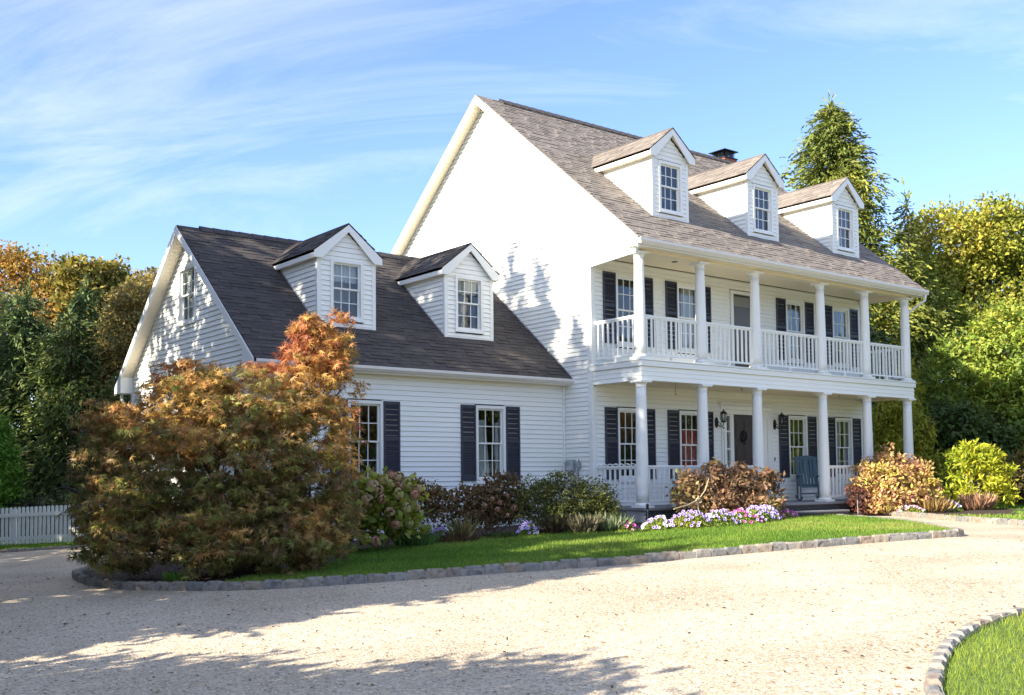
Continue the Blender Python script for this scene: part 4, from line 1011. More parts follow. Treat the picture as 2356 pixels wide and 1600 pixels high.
def conifer(name, lab, cat, base, h, R, P, seed, dens=1.0, group=None, z0=.06, spray=.30, droop=.35, lean=0, power=.85, asp=.32, mat='needle', gap=0):
    rng = np.random.default_rng(seed); t = thing(name, lab, cat, base, group); b = np.array(base, float)
    pos = []; dr = []; ids = []; cnt = 0; mb = MB(); mb.tube([tuple(b-[0, 0, .2]), tuple(b+[0, 0, h*.5]), tuple(b+[lean, 0, h*.99])], [h*.016+.03, h*.010+.02, .012], 7)
    nb = int(h*16*dens)
    for i in range(nb):
        tt = z0+(1-z0)*((i+rng.random())/nb)**1.15
        if gap and rng.random() < gap: continue
        rl = R*((1-tt)**power)*(.65+.5*rng.random())+.12*rng.random()+.06
        a = rng.random()*6.283; e = np.array([math.cos(a), math.sin(a), 0])
        z = h*tt; m_ = max(6, int(rl*42*dens**.5))
        s = rng.random(m_)**.7; rise = .12*rl
        p = b+np.array([lean*tt, 0, z])+e*(s*rl)[:, None]; p[:, 2] += rise*np.sin(s*2.2)-droop*rl*s**2
        w = .16*rl+.05; p += rng.normal(size=(m_, 3))*np.array([w, w, .06+.05*rl])*(.4+.8*s)[:, None]
        pos.append(p); q = e[None]*.9+rng.normal(size=(m_, 3))*.45; q[:, 2] -= .15+droop*.6; dr.append(q); ids += [cnt]*m_; cnt += 1
        if i % 3 == 0: mb.tube([tuple(b+[lean*tt, 0, z]), tuple(b+[lean*tt, 0, z+rise*.9]+e*rl*.5), tuple(b+[lean*tt, 0, z+rise*.8-droop*rl*.7]+e*rl*.9)], [.012+.008*rl, .010+.004*rl, .004], 4, False)
    # leader
    p = b+np.array([lean, 0, h])+rng.normal(size=(30, 3))*[.06, .06, .25]; pos.append(p); dr.append(np.tile([0, 0, 1.], (30, 1))+rng.normal(size=(30, 3))*.5); ids += [cnt]*30
    pos = np.concatenate(pos); dr = np.concatenate(dr); ids = np.array(ids); n = len(pos)
    L = spray*(.6+.8*rng.random(n))
    col = palette(P, ids, pos, rng, 1.4, .2)
    nr = np.array([0, 0, 1.])+rng.normal(size=(n, 3))*.6
    leaf_object('crown', pos, dr, nr, L, L*asp, col, 'spray', M[mat], t)
    o = mb.build('trunk', M['bark'], t); o.location = -Vector(t.location); return t
# ------------------------------------------------------------ planting: the Japanese maple
def base_at(x, y, off=.05): return (x, y, gz(x, y)+off)
ML = [(-10.5,-1.9,.95,1.0,1.0,1.0),(-9.7,-2.52,1.15,1.2,1.2,1.15),(-8.8,-3.0,1.15,.96,.96,1.15),(-9.9,-1.94,1.94,.96,.96,.68),(-9.1,-2.5,2.0,.96,.96,.66),
      (-8.36,-2.88,2.46,.55,.55,.66),(-8.27,-2.99,2.98,.30,.30,.40),(-10.83,-1.5,1.63,.44,.44,.5),(-8.0,-3.1,2.35,.26,.26,.72),(-10.8,-1.6,.43,.65,.6,.70),(-9.3,-3.0,.42,1.2,1.0,.72),(-10.2,-2.7,.40,.8,.7,.60),(-8.6,-3.35,.35,.6,.55,.62),(-10.95,-2.35,.20,.45,.5,.5),(-10.0,-3.35,.12,.6,.4,.42),(-9.1,-3.7,.12,.6,.4,.42),(-8.4,-3.2,.72,.5,.5,.8),(-9.63,-2.02,2.42,.36,.36,.3),(-8.62,-2.8,2.85,.20,.20,.28),(-10.2,-1.9,2.45,.22,.22,.28),(-9.0,-2.4,2.55,.2,.2,.25),(-11.1,-1.6,1.95,.18,.18,.22)]
rng = np.random.default_rng(3)
for k in range(34):      # loose sprays standing out of the crown
    l = ML[int(rng.integers(0, 9))]; u = unit(rng, 1)[0]; u[2] = abs(u[2])*.9+.1; u /= np.linalg.norm(u); q = .12+.10*rng.random()
    ML.append((l[0]+u[0]*l[3]*1.05, l[1]+u[1]*l[4]*1.05, l[2]+u[2]*l[5]*1.08, q, q, q*.9))
mt_ = thing('japanese_maple', 'spreading Japanese maple turning orange red and green inside the kerbed bed', 'tree', base_at(-9.35, -2.3))
MP = [(.05,.07,.02),(.10,.12,.025),(.15,.085,.04),(.13,.16,.03),(.25,.13,.05),(.36,.23,.055),(.35,.16,.055),(.32,.115,.05)]
def mshift(p): 
    h = (p[:, 2]-.5)/2.3; r = (p[:, 0]+9.6)*.05
    return np.clip(h, 0, 1)**1.6*.38-.10+r+.13*np.sin(p[:, 0]*5+p[:, 1]*3)*np.sin(p[:, 2]*4)
crown(mt_, ML, 2500, 17, .068, .105, MP, rng, shape='maple', aspect=1.0, inner=.66, f=2.8, hang=.5, jit=.26, flat=.45, shiftfn=mshift, bottom=-.9)
limbs(mt_, base_at(-9.35, -2.3), ML[:18], .085, rng, stems=3, extra=6)

# ------------------------------------------------------------ trees beyond the house, right
OAK = [(.05,.07,.012),(.085,.11,.015),(.13,.16,.02),(.18,.20,.025),(.24,.24,.03),(.29,.24,.035),(.36,.19,.04)]
tree('maple_tree', 'broad rounded yellow green maple behind the clipped hedge at the right', 'tree', (26.6, 5.0, 0),
     [(25.7,5.87,10.4,1.9,1.9,1.6),(27.12,4.75,10.7,1.9,1.9,1.5),(28.4,3.98,10.4,1.7,1.7,1.5),(26.04,5.75,8.4,2.1,2.1,1.7),(27.75,4.42,8.38,2.0,2.0,1.7),(23.95,6.06,8.95,1.0,1.0,1.1),(23.6,5.31,6.7,1.5,1.5,1.5),(29.3,3.29,8.9,1.9,1.9,2.2),(25.2,4.6,5.8,1.9,1.9,1.5),(27.6,3.6,5.8,1.9,1.9,1.6)],
     1900, 30, .22, .17, OAK, 21, r0=.28, aspect=.62, inner=.66, f=.8, jit=.25, split=.3, extra=4)
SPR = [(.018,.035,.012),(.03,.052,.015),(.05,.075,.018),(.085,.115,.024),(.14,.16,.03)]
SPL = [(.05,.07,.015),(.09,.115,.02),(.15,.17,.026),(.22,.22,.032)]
conifer('spruce_tree', 'tall pointed spruce rising behind the far roof dormer', 'tree', (19.1, 6.4, 0), 15.0, 3.4, SPL, 31, 2.1, z0=.12, spray=.30, droop=.36, lean=-.6, power=.58, asp=.34)
conifer('spruce_tree', 'small leaning spruce between the tall spruce and the round maple', 'tree', (20.9, 4.7, 0), 11.2, 1.6, SPL, 32, 1.3, z0=.1, spray=.28, droop=.25, lean=-.2, gap=.25)
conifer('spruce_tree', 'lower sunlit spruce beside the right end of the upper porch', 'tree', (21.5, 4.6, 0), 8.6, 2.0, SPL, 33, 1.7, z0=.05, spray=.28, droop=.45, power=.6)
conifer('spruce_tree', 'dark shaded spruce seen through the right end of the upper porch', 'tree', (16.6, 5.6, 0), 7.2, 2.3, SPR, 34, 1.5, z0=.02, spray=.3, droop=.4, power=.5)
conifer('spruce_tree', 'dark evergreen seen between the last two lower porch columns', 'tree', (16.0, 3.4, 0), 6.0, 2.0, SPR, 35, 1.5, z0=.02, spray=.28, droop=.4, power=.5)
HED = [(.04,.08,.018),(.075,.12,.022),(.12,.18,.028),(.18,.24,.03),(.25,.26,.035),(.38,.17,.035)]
tree('arborvitae_hedge', 'tall bright green clipped hedge with orange vine leaves at the right edge', 'hedge', (17.9, -1.6, 0),
     [(18.2,-.3,4.9,1.3,1.2,1.6),(18.2,-1.7,4.7,1.3,1.3,1.6),(18.2,-3.3,4.5,1.3,1.4,1.7),(18.3,1.3,4.1,1.2,1.3,1.5),(18.2,-.3,2.4,1.3,1.3,2.2),(18.2,-1.9,2.2,1.3,1.3,2.2),(18.2,-3.5,2.2,1.3,1.4,2.2),(18.3,1.4,1.9,1.3,1.3,2.0),(18.4,2.9,2.0,1.3,1.3,2.1),(18.2,-5.2,3.0,1.3,1.4,3.0),(17.9,-6.8,2.6,1.2,1.3,2.8),(18.0,-8.3,2.4,1.2,1.3,2.6)],
     3200, 22, .13, .15, HED, 41, r0=.12, shape='spray', mat='leaf', aspect=.7, inner=.78, f=1.5, jit=.22, split=.15, extra=2)
conifer('spruce_tree', 'dark spruce standing behind the clipped hedge', 'tree', (23.0, 0.5, 0), 7.5, 2.6, SPR, 36, 1.6, z0=.02, spray=.32, droop=.3, power=.5)
conifer('spruce_tree', 'second dark spruce behind the right end of the clipped hedge', 'tree', (24.0, -3.5, 0), 7.5, 2.8, SPR, 37, 1.6, z0=.02, spray=.32, droop=.3, power=.5)
CYP = [(.10,.12,.015),(.17,.18,.018),(.24,.24,.02),(.30,.29,.025)]
tree('cypress_shrub', 'feathery yellow green cypress beside the right end of the porch', 'shrub', (13.0, .4, .0),
     [(12.78,.55,2.96,.45,.45,.58),(13.11,.35,2.32,.62,.62,.65),(12.81,.61,1.8,.77,.77,.65),(13.23,.32,1.28,.71,.71,.65),(12.74,.74,.77,.77,.77,.65),(13.35,.27,.64,.58,.58,.52),(12.5,.82,2.45,.45,.45,.65)],
     620, 24, .12, .15, CYP, 42, r0=.06, shape='spray', mat='leaf', aspect=.45, inner=.6, hang=.55, split=.3, extra=2)
tree('cypress_shrub', 'upper tip of a yellow green cypress right of the porch band', 'shrub', (14.4, 1.1, 0), [(14.39,1.13,4.14,.30,.30,.32),(14.5,1.2,3.5,.38,.38,.4),(14.5,1.2,2.6,.5,.5,.7)], 90, 22, .1, .15, CYP, 43, r0=.05, shape='spray', aspect=.45, hang=.4, split=.5, extra=1)
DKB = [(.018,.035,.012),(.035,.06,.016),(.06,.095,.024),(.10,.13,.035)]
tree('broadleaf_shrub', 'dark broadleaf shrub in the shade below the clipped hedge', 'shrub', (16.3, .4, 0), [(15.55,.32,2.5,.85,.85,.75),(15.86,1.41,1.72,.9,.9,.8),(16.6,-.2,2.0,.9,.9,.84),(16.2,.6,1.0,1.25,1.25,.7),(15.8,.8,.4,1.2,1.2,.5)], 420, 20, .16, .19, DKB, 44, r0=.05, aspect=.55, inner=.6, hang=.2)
tree('broadleaf_shrub', 'low brownish shrub at the right edge behind the rhododendron', 'shrub', (15.4, -1.5, 0), [(15.19,-1.9,.87,.7,.7,.76),(15.7,-.9,.5,.8,.8,.5),(15.3,-3.2,.8,.8,.8,.8)], 260, 20, .14, .12, [(.03,.035,.012),(.07,.06,.02),(.13,.10,.03),(.2,.14,.04)], 45, r0=.04, aspect=.5)
tree('smoke_bush', 'dusky pink leafed branches at the right edge of the view', 'shrub', (12.0, -4.6, 0), [(11.62,-4.3,1.9,.28,.28,.40),(11.55,-4.25,1.35,.2,.2,.25),(11.8,-4.5,2.5,.34,.34,.5),(12.1,-4.8,1.6,.4,.4,.8)], 100, 8, .10, .08, [(.10,.03,.04),(.22,.07,.08),(.38,.17,.17),(.5,.3,.28)], 46, r0=.03, aspect=.6, inner=.4, extra=4)

# left background
ORG = [(.10,.10,.02),(.18,.15,.025),(.28,.16,.03),(.36,.15,.035),(.38,.11,.04)]
BRN = [(.09,.085,.025),(.17,.14,.04),(.26,.20,.06),(.34,.25,.08)]
GRN = [(.05,.065,.015),(.10,.11,.022),(.19,.16,.03),(.28,.20,.04)]
tree('maple_tree', 'orange and yellow maple far behind the garden at the left', 'tree', (-2.5, 31, -.5), [(-3.93,31.53,9.13,2.1,2.1,1.9),(-1.98,30.07,8.35,2.0,2.0,1.7),(-4.85,32.17,10.2,1.2,1.2,1.1),(-.5,28.89,8.5,1.2,1.2,1.2),(-3,31,6.5,2.5,2.5,1.8),(-6.2,32.8,8.6,1.6,1.6,1.8)], 900, 26, .28, .18, ORG, 51, r0=.25, inner=.5, f=.7, aspect=.65)
tree('oak_tree', 'rounded olive green tree top left of the wing gable', 'tree', (-3.7, 23.9, -.5), [(-3.95,23.95,8.75,.75,.75,.68),(-3.67,23.81,7.72,.9,.9,1.0),(-3.7,23.8,6.2,1.1,1.1,1.2)], 240, 24, .18, .2, GRN, 52, r0=.14, inner=.55, aspect=.65)
tree('oak_tree', 'second rounded olive green tree top nearer the wing gable', 'tree', (-2.5, 24.2, -.5), [(-2.62,24.25,8.8,.72,.72,.66),(-2.44,24.1,8.0,.85,.85,.84),(-2.3,24,6.8,1.0,1.0,1.1)], 230, 24, .18, .2, GRN, 53, r0=.14, inner=.55, aspect=.65)
tree('beech_tree', 'tan leaved beech standing close behind the wing gable', 'tree', (-4.7, 16.2, -.5), [(-4.52,15.68,6.45,.8,.8,.74),(-4.71,15.9,5.31,1.0,1.0,1.2),(-5.0,16.21,4.1,.85,.85,1.2),(-5.12,16.39,2.75,.85,.85,1.2),(-3.86,16.38,7.2,.63,.63,.56),(-3.6,16.2,6.2,.8,.8,.9)], 900, 24, .13, .12, BRN, 54, r0=.12, inner=.6, aspect=.6)
tree('willow_tree', 'pale grey green feathery tree at the left edge of the view', 'tree', (-6.6, 21.2, -.5), [(-6.95,21.4,6.3,1.1,1.1,1.2),(-6.3,21.0,5.2,1.3,1.3,1.1),(-7.6,22,5.2,1.2,1.2,1.6)], 420, 24, .18, .16, [(.08,.10,.03),(.14,.17,.05),(.22,.24,.08),(.30,.30,.12)], 55, r0=.14, inner=.5, aspect=.35, hang=.3)
SPM = [(.022,.045,.016),(.045,.075,.022),(.08,.12,.03),(.13,.16,.045)]
conifer('spruce_tree', 'blue green spruce with a sunlit top left of the wing gable', 'tree', (-5.1, 19.2, -.5), 8.0, 2.1, SPM, 61, 1.7, z0=.03, spray=.26, droop=.35, power=.7)
conifer('spruce_tree', 'spruce with drooping dark boughs at the far left', 'tree', (-7.1, 18.6, -.5), 7.4, 2.2, SPM, 62, 1.6, z0=.03, spray=.28, droop=.5, power=.6)
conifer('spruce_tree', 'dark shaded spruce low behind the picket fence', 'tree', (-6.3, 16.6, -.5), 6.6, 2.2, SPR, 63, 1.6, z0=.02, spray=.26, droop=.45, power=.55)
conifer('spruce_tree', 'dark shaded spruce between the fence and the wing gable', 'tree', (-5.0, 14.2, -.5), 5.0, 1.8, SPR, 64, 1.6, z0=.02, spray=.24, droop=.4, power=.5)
conifer('spruce_tree', 'darkest evergreen behind the arched black gate', 'tree', (-8.4, 20.4, -.5), 5.8, 2.2, SPR, 65, 1.4, z0=.02, spray=.26, droop=.4, power=.5)
tree('arborvitae_shrub', 'bright green arborvitae at the left edge behind the fence', 'shrub', (-7.75, 18.4-3, -.5), [(-8.5,15.2,1.65,.30,.30,.75),(-8.42,15.2,1.0,.40,.40,.6),(-8.6,15.3,2.3,.16,.16,.55),(-8.4,15.2,.4,.42,.42,.5)], 300, 22, .09, .12, [(.05,.12,.015),(.09,.20,.02),(.15,.28,.03)], 66, r0=.04, shape='spray', aspect=.5, inner=.6)
tree('low_hedge', 'low shaded green hedge behind the black iron fence', 'hedge', (-7.6, 14.6, -.5), [(-9.5,16.2,.1,.9,.7,.5),(-8.3,15.0,.1,.8,.7,.5),(-7.3,14.1,.1,.8,.7,.55),(-6.2,13.2,.1,.9,.7,.6)], 220, 20, .12, .11, DKB, 67, r0=.03)

for i, (x, y, P, lb) in enumerate([(-13.5, 36, GRN, 'olive green oak beyond the left edge of the view'), (-20, 39, ORG, 'orange oak well beyond the left edge of the view'), (-27, 36, GRN, 'farthest green oak past the left edge of the view')]):
    tree('oak_tree', lb, 'tree', (x, y, -.8), [(x,y,7,3.2,3.0,2.8),(x+1.8,y,5,2.4,2.4,2.4),(x-1.8,y,4.6,2.6,2.6,2.6),(x+.5,y,2.4,3,2.6,2)], 380, 22, .35, .32, P, 70+i, r0=.25, inner=.45, f=.6)
# trees outside the picture to the left: their shade lies over the drive and the wing
for i, (y, h, R, dn) in enumerate([(30,13.5,2.6,.8),(25,14,2.6,.8),(20,14.5,2.6,.8),(15,15,2.4,.8),(11,15.6,2.0,.7),(8.2,15.0,1.2,.5),(6.2,14.4,1.1,.5),(4.7,15.6,1.0,.5),(3.3,16.0,1.4,.9),(2.2,15.7,1.2,1.0),(1.0,14.1,1.2,1.2),(.0,14.6,1.1,1.2),(-.6,13.6,.7,1.0),(-1.5,12.4,.6,.6),(-3.2,6.6,1.2,.9),(-4.4,8.0,1.2,1.2),(-5.6,7.6,1.25,1.5)]):
    conifer('spruce_tree', 'spruce in the shelter row left of the drive, outside the view', 'tree', (-18-.25*(i % 2), y, -.7), h+.7, R, SPR, 80+i, dn, 'shelter row of spruces left of the drive', z0=.02, spray=.5, droop=.25, power=.75 if y < 9 else .4, asp=.36, gap=.06)
SHR = [(.03,.05,.012),(.05,.08,.02),(.08,.11,.03)]
tree('screen_shrub', 'broad shrub left of the camera whose shade falls on the near gravel', 'shrub', (-18, -10.8, -.75), [(-18,-7.8,.95,1.0,.9,1.3),(-18,-8.6,1.4,1.0,.8,1.5),(-18,-9.6,1.45,1.0,.9,1.6),(-18,-10.6,2.0,1.0,.9,1.6),(-18,-11.4,2.5,.9,.6,1.1),(-18,-11.9,1.3,.9,.6,1.2),(-18,-9.2,.3,1.2,2.2,1.1)], 1100, 20, .2, .2, SHR, 95, r0=.08, inner=.2)

# trees across the drive behind the camera (they show in the window panes)
for i, (x, y, s, P) in enumerate([(-8,-46,1.0,GRN),(0,-44,1.0,ORG),(8,-43,.9,GRN),(15,-45,1.0,SPR),(23,-43,.9,BRN),(31,-44,1.0,GRN),(40,-42,1.0,ORG),(50,-40,1.1,GRN),(61,-37,1.1,OAK)]):
    tree('oak_tree', ('olive', 'orange', 'green', 'yellow green', 'tan', 'dark green', 'bright orange', 'broad green', 'tall yellow')[i]+' tree across the drive behind the viewer', 'tree', (x, y, -.6), [(x,y,6*s,3.2*s,3.2*s,3.2*s),(x+2*s,y,4*s,2.6*s,2.6*s,2.5*s),(x-2*s,y+.5,4.2*s,2.6*s,2.6*s,2.6*s),(x,y,9*s,2.2*s,2.2*s,2*s)], 260, 20, .6, .5, P, 100+i, r0=.3, inner=.4, f=.5)

tree('hedge_row', 'long dark hedge across the drive behind the viewer', 'hedge', (20, -33, -.3), [(x, -33+.8*math.sin(x), 1.2, 3.2, 1.2, 2.2) for x in range(-12, 62, 4)], 1100, 20, .35, .35, DKB, 120, r0=.1, extra=0)

# ------------------------------------------------------------ shrubs along the house front
def flower_ball(mat, r, seed, n=70):
    rng = np.random.default_rng(seed); u = unit(rng, n); mb = MB()
    for k in range(n):
        c = Vector(u[k])*r*(.85+.25*rng.random()); a = Vector(unit(rng, 1)[0]); nn = Vector(u[k]); e1 = (a-nn*a.dot(nn)).normalized(); e2 = nn.cross(e1); s = r*.30
        mb.add([c+e1*s, c+e2*s, c-e1*s, c-e2*s], [(0, 1, 2, 3)])
    return mb.mesh('flower_head', mat)
def petalmat(name, a, b, sp=.4):
    ma, nt, bs = mat_new(name); g = nt.nodes.new('ShaderNodeNewGeometry'); bs.inputs['Roughness'].default_value = .8
    nt.links.new(ramp(nt, g.outputs['Random Per Island'], [(0, a), (1, b)]), bs.inputs['Base Color']); return ma
HM = [petalmat('hydrangea_tan', (.30,.20,.10), (.42,.32,.17)), petalmat('hydrangea_green', (.30,.28,.09), (.42,.40,.16)), petalmat('hydrangea_pink', (.38,.15,.11), (.48,.28,.18))]
HB = [flower_ball(HM[i], .085, i) for i in range(3)]
HYD = [(.045,.08,.015),(.09,.14,.02),(.17,.20,.025),(.28,.27,.035),(.26,.17,.04)]
t = tree('hydrangea', 'mophead hydrangea with large dried tan flower heads next to the maple', 'shrub', base_at(-6.5, -1.75), [(-6.72,-1.6,.68,.38,.38,.34),(-6.39,-1.6,.74,.34,.34,.28),(-6.6,-1.75,.45,.46,.42,.40),(-6.15,-1.75,.66,.30,.30,.34),(-6.85,-1.8,.17,.33,.3,.30),(-6.08,-1.8,.23,.26,.24,.27)], 210, 9, .09, .15, HYD, 110, r0=.02, aspect=.72, inner=.6, stems=3, split=.2, extra=2)
R_ = random.Random(9)
for i, (x, y, z) in enumerate([(-6.73,-2.0,.93),(-6.5,-2.0,1.02),(-6.3,-1.95,1.0),(-6.80,-1.95,.98),(-6.62,-1.98,1.10),(-6.45,-1.93,1.18),(-6.28,-1.9,1.13),(-6.12,-1.95,1.03),(-6.70,-2.08,.78),(-6.60,-2.15,.56),(-6.40,-2.1,.86),(-6.05,-2.05,.85),(-5.98,-2.0,.62),(-6.25,-2.12,.62),(-6.85,-2.1,.10),(-5.9,-1.95,.93),(-6.2,-2.1,.38),(-6.5,-2.15,.36),(-6.9,-1.95,.75)]):
    s = R_.uniform(.8, 1.35); z -= .10; inst('flower_head', HB[i % 3], t, mat=Matrix.Translation((x+6.5, y+1.75-.05, z-t.location.z)) @ Matrix.Rotation(R_.random()*6, 4, 'Z') @ Matrix.Scale(s, 4))
DKR = [(.025,.045,.014),(.04,.065,.018),(.06,.07,.02),(.11,.06,.025),(.17,.11,.03)]
tree('azalea_shrub', 'dark green and russet shrub right of the mophead hydrangea', 'shrub', base_at(-4.85, -.95), [(-5.05,-.9,.62,.32,.30,.34),(-4.75,-.95,.54,.32,.30,.32),(-5.15,-.75,.80,.19,.18,.24),(-4.75,-1.05,.28,.30,.25,.27),(-4.6,-.85,.62,.16,.15,.2),(-5.2,-1.1,.3,.3,.25,.27)], 190, 11, .055, .075, DKR, 111, r0=.015, inner=.5, stems=3, extra=4, split=.2)
t = tree('hydrangea', 'bronze leafed hydrangea with pinkish orange flower heads below the wing window', 'shrub', base_at(-3.8, -1.2), [(-4.15,-1.05,.54,.36,.33,.32),(-3.85,-1.15,.52,.40,.35,.36),(-3.5,-1.25,.68,.36,.34,.38),(-4.1,-1.25,.27,.38,.3,.25),(-3.55,-1.35,.36,.33,.28,.29)], 270, 11, .07, .095, [(.03,.045,.015),(.05,.055,.02),(.08,.055,.025),(.12,.07,.03),(.15,.13,.03)], 112, r0=.018, inner=.55, stems=3, extra=3, split=.2)
for i, (x, y, z) in enumerate([(-4.35,-2.02,.62),(-4.2,-2.05,.55),(-4.05,-2.08,.68),(-4.3,-2.1,.43),(-3.95,-2.15,.45),(-4.1,-2.15,.32),(-4.5,-1.98,.5),(-3.85,-2.1,.28)]):
    inst('flower_head', HB[2], t, mat=Matrix.Translation((x+.38+3.8, y+.48+1.2, z-t.location.z)) @ Matrix.Scale(R_.uniform(.45, .7), 4))
DNS = [(.03,.040,.010),(.05,.062,.014),(.075,.085,.018),(.11,.10,.022),(.19,.16,.03)]
tree('abelia_shrub', 'dense dark green shrub below the electric meter box', 'shrub', base_at(-2.4, -1.85), [(-3.01,-1.6,.60,.49,.42,.40),(-2.49,-1.8,.64,.54,.44,.45),(-1.97,-2.05,.54,.5,.44,.41),(-2.62,-1.9,.26,.65,.4,.33),(-1.83,-2.2,.29,.37,.33,.33),(-1.5,-1.9,.35,.3,.3,.3),(-3.3,-1.4,.35,.4,.35,.35)], 900, 18, .065, .052, DNS, 113, r0=.02, inner=.35, stems=3, extra=6, split=.2, jit=.25)
LAV = [(.07,.085,.055),(.11,.12,.075),(.15,.14,.08),(.13,.09,.09)]
def tuft(name, lab, cat, x, y, R, h, n, P, seed, w=.012, group=None, parent=None):
    rng = np.random.default_rng(seed); b = base_at(x, y); t = thing(name, lab, cat, b, group)
    r = R*np.sqrt(rng.random(n)); a = rng.random(n)*6.283
    pos = np.stack([x+r*np.cos(a), y+r*np.sin(a), np.full(n, b[2])+rng.random(n)*h*.25], 1)
    d = np.stack([np.cos(a)*r/R*.7, np.sin(a)*r/R*.7, np.ones(n)], 1)+rng.normal(size=(n, 3))*.22
    L = h*(.5+.7*rng.random(n)); col = palette(P, np.arange(n), pos, rng, 4, .2)
    nr = unit(rng, n); leaf_object('foliage', pos, d, nr, L, np.full(n, w), col, 'oval', M['leaf'], t); return t
tuft('lavender_plant', 'grey green lavender tuft in front of the dense shrub', 'plant', -2.55, -2.45, .22, .34, 460, LAV, 1)
tuft('lavender_plant', 'silvery lavender tuft left of the dark stone', 'plant', -2.05, -2.65, .28, .30, 560, [(.10,.14,.08),(.15,.19,.10),(.20,.22,.13)], 2)
tuft('lavender_plant', 'brownish lavender tuft right of the pale petunias', 'plant', -2.95, -2.0, .16, .34, 300, [(.07,.05,.03),(.13,.08,.06),(.12,.11,.06)], 3)
tuft('ornamental_grass', 'thin pale grass leaves arching over the bed edge', 'plant', -4.75, -1.62, .12, .42, 70, [(.16,.15,.05),(.28,.25,.10)], 4, w=.012)
tuft('low_perennial', 'low brown withered perennial at the bed edge below the window', 'plant', -4.85, -1.62, .38, .16, 520, [(.06,.04,.02),(.12,.08,.04),(.10,.12,.03)], 5)
tuft('low_perennial', 'leafy green perennial between maple and petunias', 'plant', -5.75, -1.65, .30, .26, 340, [(.03,.08,.02),(.06,.13,.03),(.12,.18,.05)], 6, w=.035)
tuft('low_perennial', 'small green perennial just left of the lavender', 'plant', -3.9, -1.72, .25, .14, 260, [(.04,.07,.02),(.09,.12,.03)], 7, w=.02)
tuft('weed', 'small bright green weed at the foot of the maple', 'plant', -10.55, -3.1, .10, .16, 50, [(.06,.14,.02),(.12,.22,.03)], 8, w=.06)
BRZ = [(.045,.035,.02),(.085,.055,.03),(.15,.085,.045),(.26,.16,.09),(.20,.18,.04),(.07,.11,.02)]
tree('hydrangea', 'tall bronze leafed hydrangea in front of the lower porch railing', 'shrub', base_at(1.75, -2.5), [(.85,-2.15,.64,.46,.36,.42),(1.45,-2.3,.78,.46,.4,.42),(2.05,-2.4,.70,.5,.42,.46),(2.65,-2.5,.68,.40,.38,.42),(1.14,-2.5,.40,.55,.42,.33),(2.02,-2.75,.34,.55,.42,.30),(1.35,-2.25,1.12,.12,.12,.26),(2.1,-2.3,1.08,.10,.10,.22),(2.75,-2.5,1.0,.10,.1,.16),(.45,-2.2,.85,.12,.12,.22)], 560, 12, .07, .105, BRZ, 114, r0=.02, inner=.45, stems=3, extra=7, split=.2, jit=.25, f=3)
REDB = [(.20,.22,.03),(.36,.33,.06),(.42,.30,.10),(.36,.20,.10),(.26,.12,.07),(.22,.22,.04)]
t = tree('hydrangea', 'large hydrangea with yellow and russet leaves right of the porch steps', 'shrub', base_at(8.2, -2.2), [(7.65,-1.85,.80,.49,.42,.54),(8.2,-2.0,1.0,.55,.48,.52),(8.85,-2.3,.82,.54,.5,.52),(8.1,-2.3,.49,.75,.5,.45),(7.45,-2.1,.29,.42,.38,.28),(8.95,-2.6,.46,.40,.38,.40),(8.2,-2.0,1.48,.12,.12,.24),(8.75,-2.1,1.25,.14,.14,.18)], 560, 13, .07, .11, REDB, 115, r0=.02, inner=.5, stems=3, extra=6, split=.2, jit=.25, f=3.2)
for i, (x, y, z) in enumerate([(7.5,-2.3,.62),(7.7,-2.5,.52),(8.0,-2.75,.42),(9.1,-2.85,.62),(8.5,-2.85,.40),(7.8,-2.4,.85)]):
    inst('flower_head', HB[2], t, mat=Matrix.Translation((x-8.2, y+2.2, z-t.location.z)) @ Matrix.Scale(R_.uniform(.9, 1.3), 4))
tree('rose_bush', 'small dark red leafed bush by the porch step lattice', 'shrub', base_at(6.95, -2.0), [(6.95,-1.95,.45,.20,.2,.26),(6.75,-1.9,.66,.08,.08,.10),(7.15,-2.0,.22,.25,.2,.22)], 90, 12, .05, .075, [(.03,.05,.02),(.10,.04,.03),(.22,.05,.035)], 116, r0=.012, stems=2, extra=3, split=.3)
RHO = [(.16,.22,.02),(.26,.30,.02),(.38,.37,.03),(.46,.40,.04)]
tree('rhododendron', 'rounded yellow green rhododendron with pale bare stems', 'shrub', base_at(11.45, -2.6), [(11.56,-2.44,1.35,.64,.6,.44),(11.14,-2.34,1.18,.49,.45,.42),(12.07,-2.7,1.12,.49,.45,.42),(11.47,-2.59,.78,.69,.55,.35),(10.78,-2.39,.44,.4,.38,.32),(11.89,-2.89,.43,.4,.38,.35),(11.0,-2.7,.27,.45,.4,.2)], 330, 9, .06, .17, RHO, 117, r0=.03, aspect=.32, inner=.75, stems=3, extra=9, split=.2, barkmat='palebark', hang=-.2, f=2)
tuft('dry_shrub', 'pale pinkish dry twiggy plant below the rhododendron', 'plant', 10.7, -2.95, .28, .42, 420, [(.26,.14,.08),(.36,.22,.14),(.3,.22,.12)], 9)
tuft('dry_shrub', 'straw coloured dry plant below the russet hydrangea', 'plant', 8.6, -2.95, .34, .34, 420, [(.26,.17,.07),(.38,.26,.11),(.25,.2,.05)], 10)
tuft('dry_shrub', 'low straw plant at the left end of the right bed', 'plant', 7.45, -2.35, .2, .25, 240, [(.22,.15,.05),(.36,.28,.09),(.18,.2,.04)], 11)

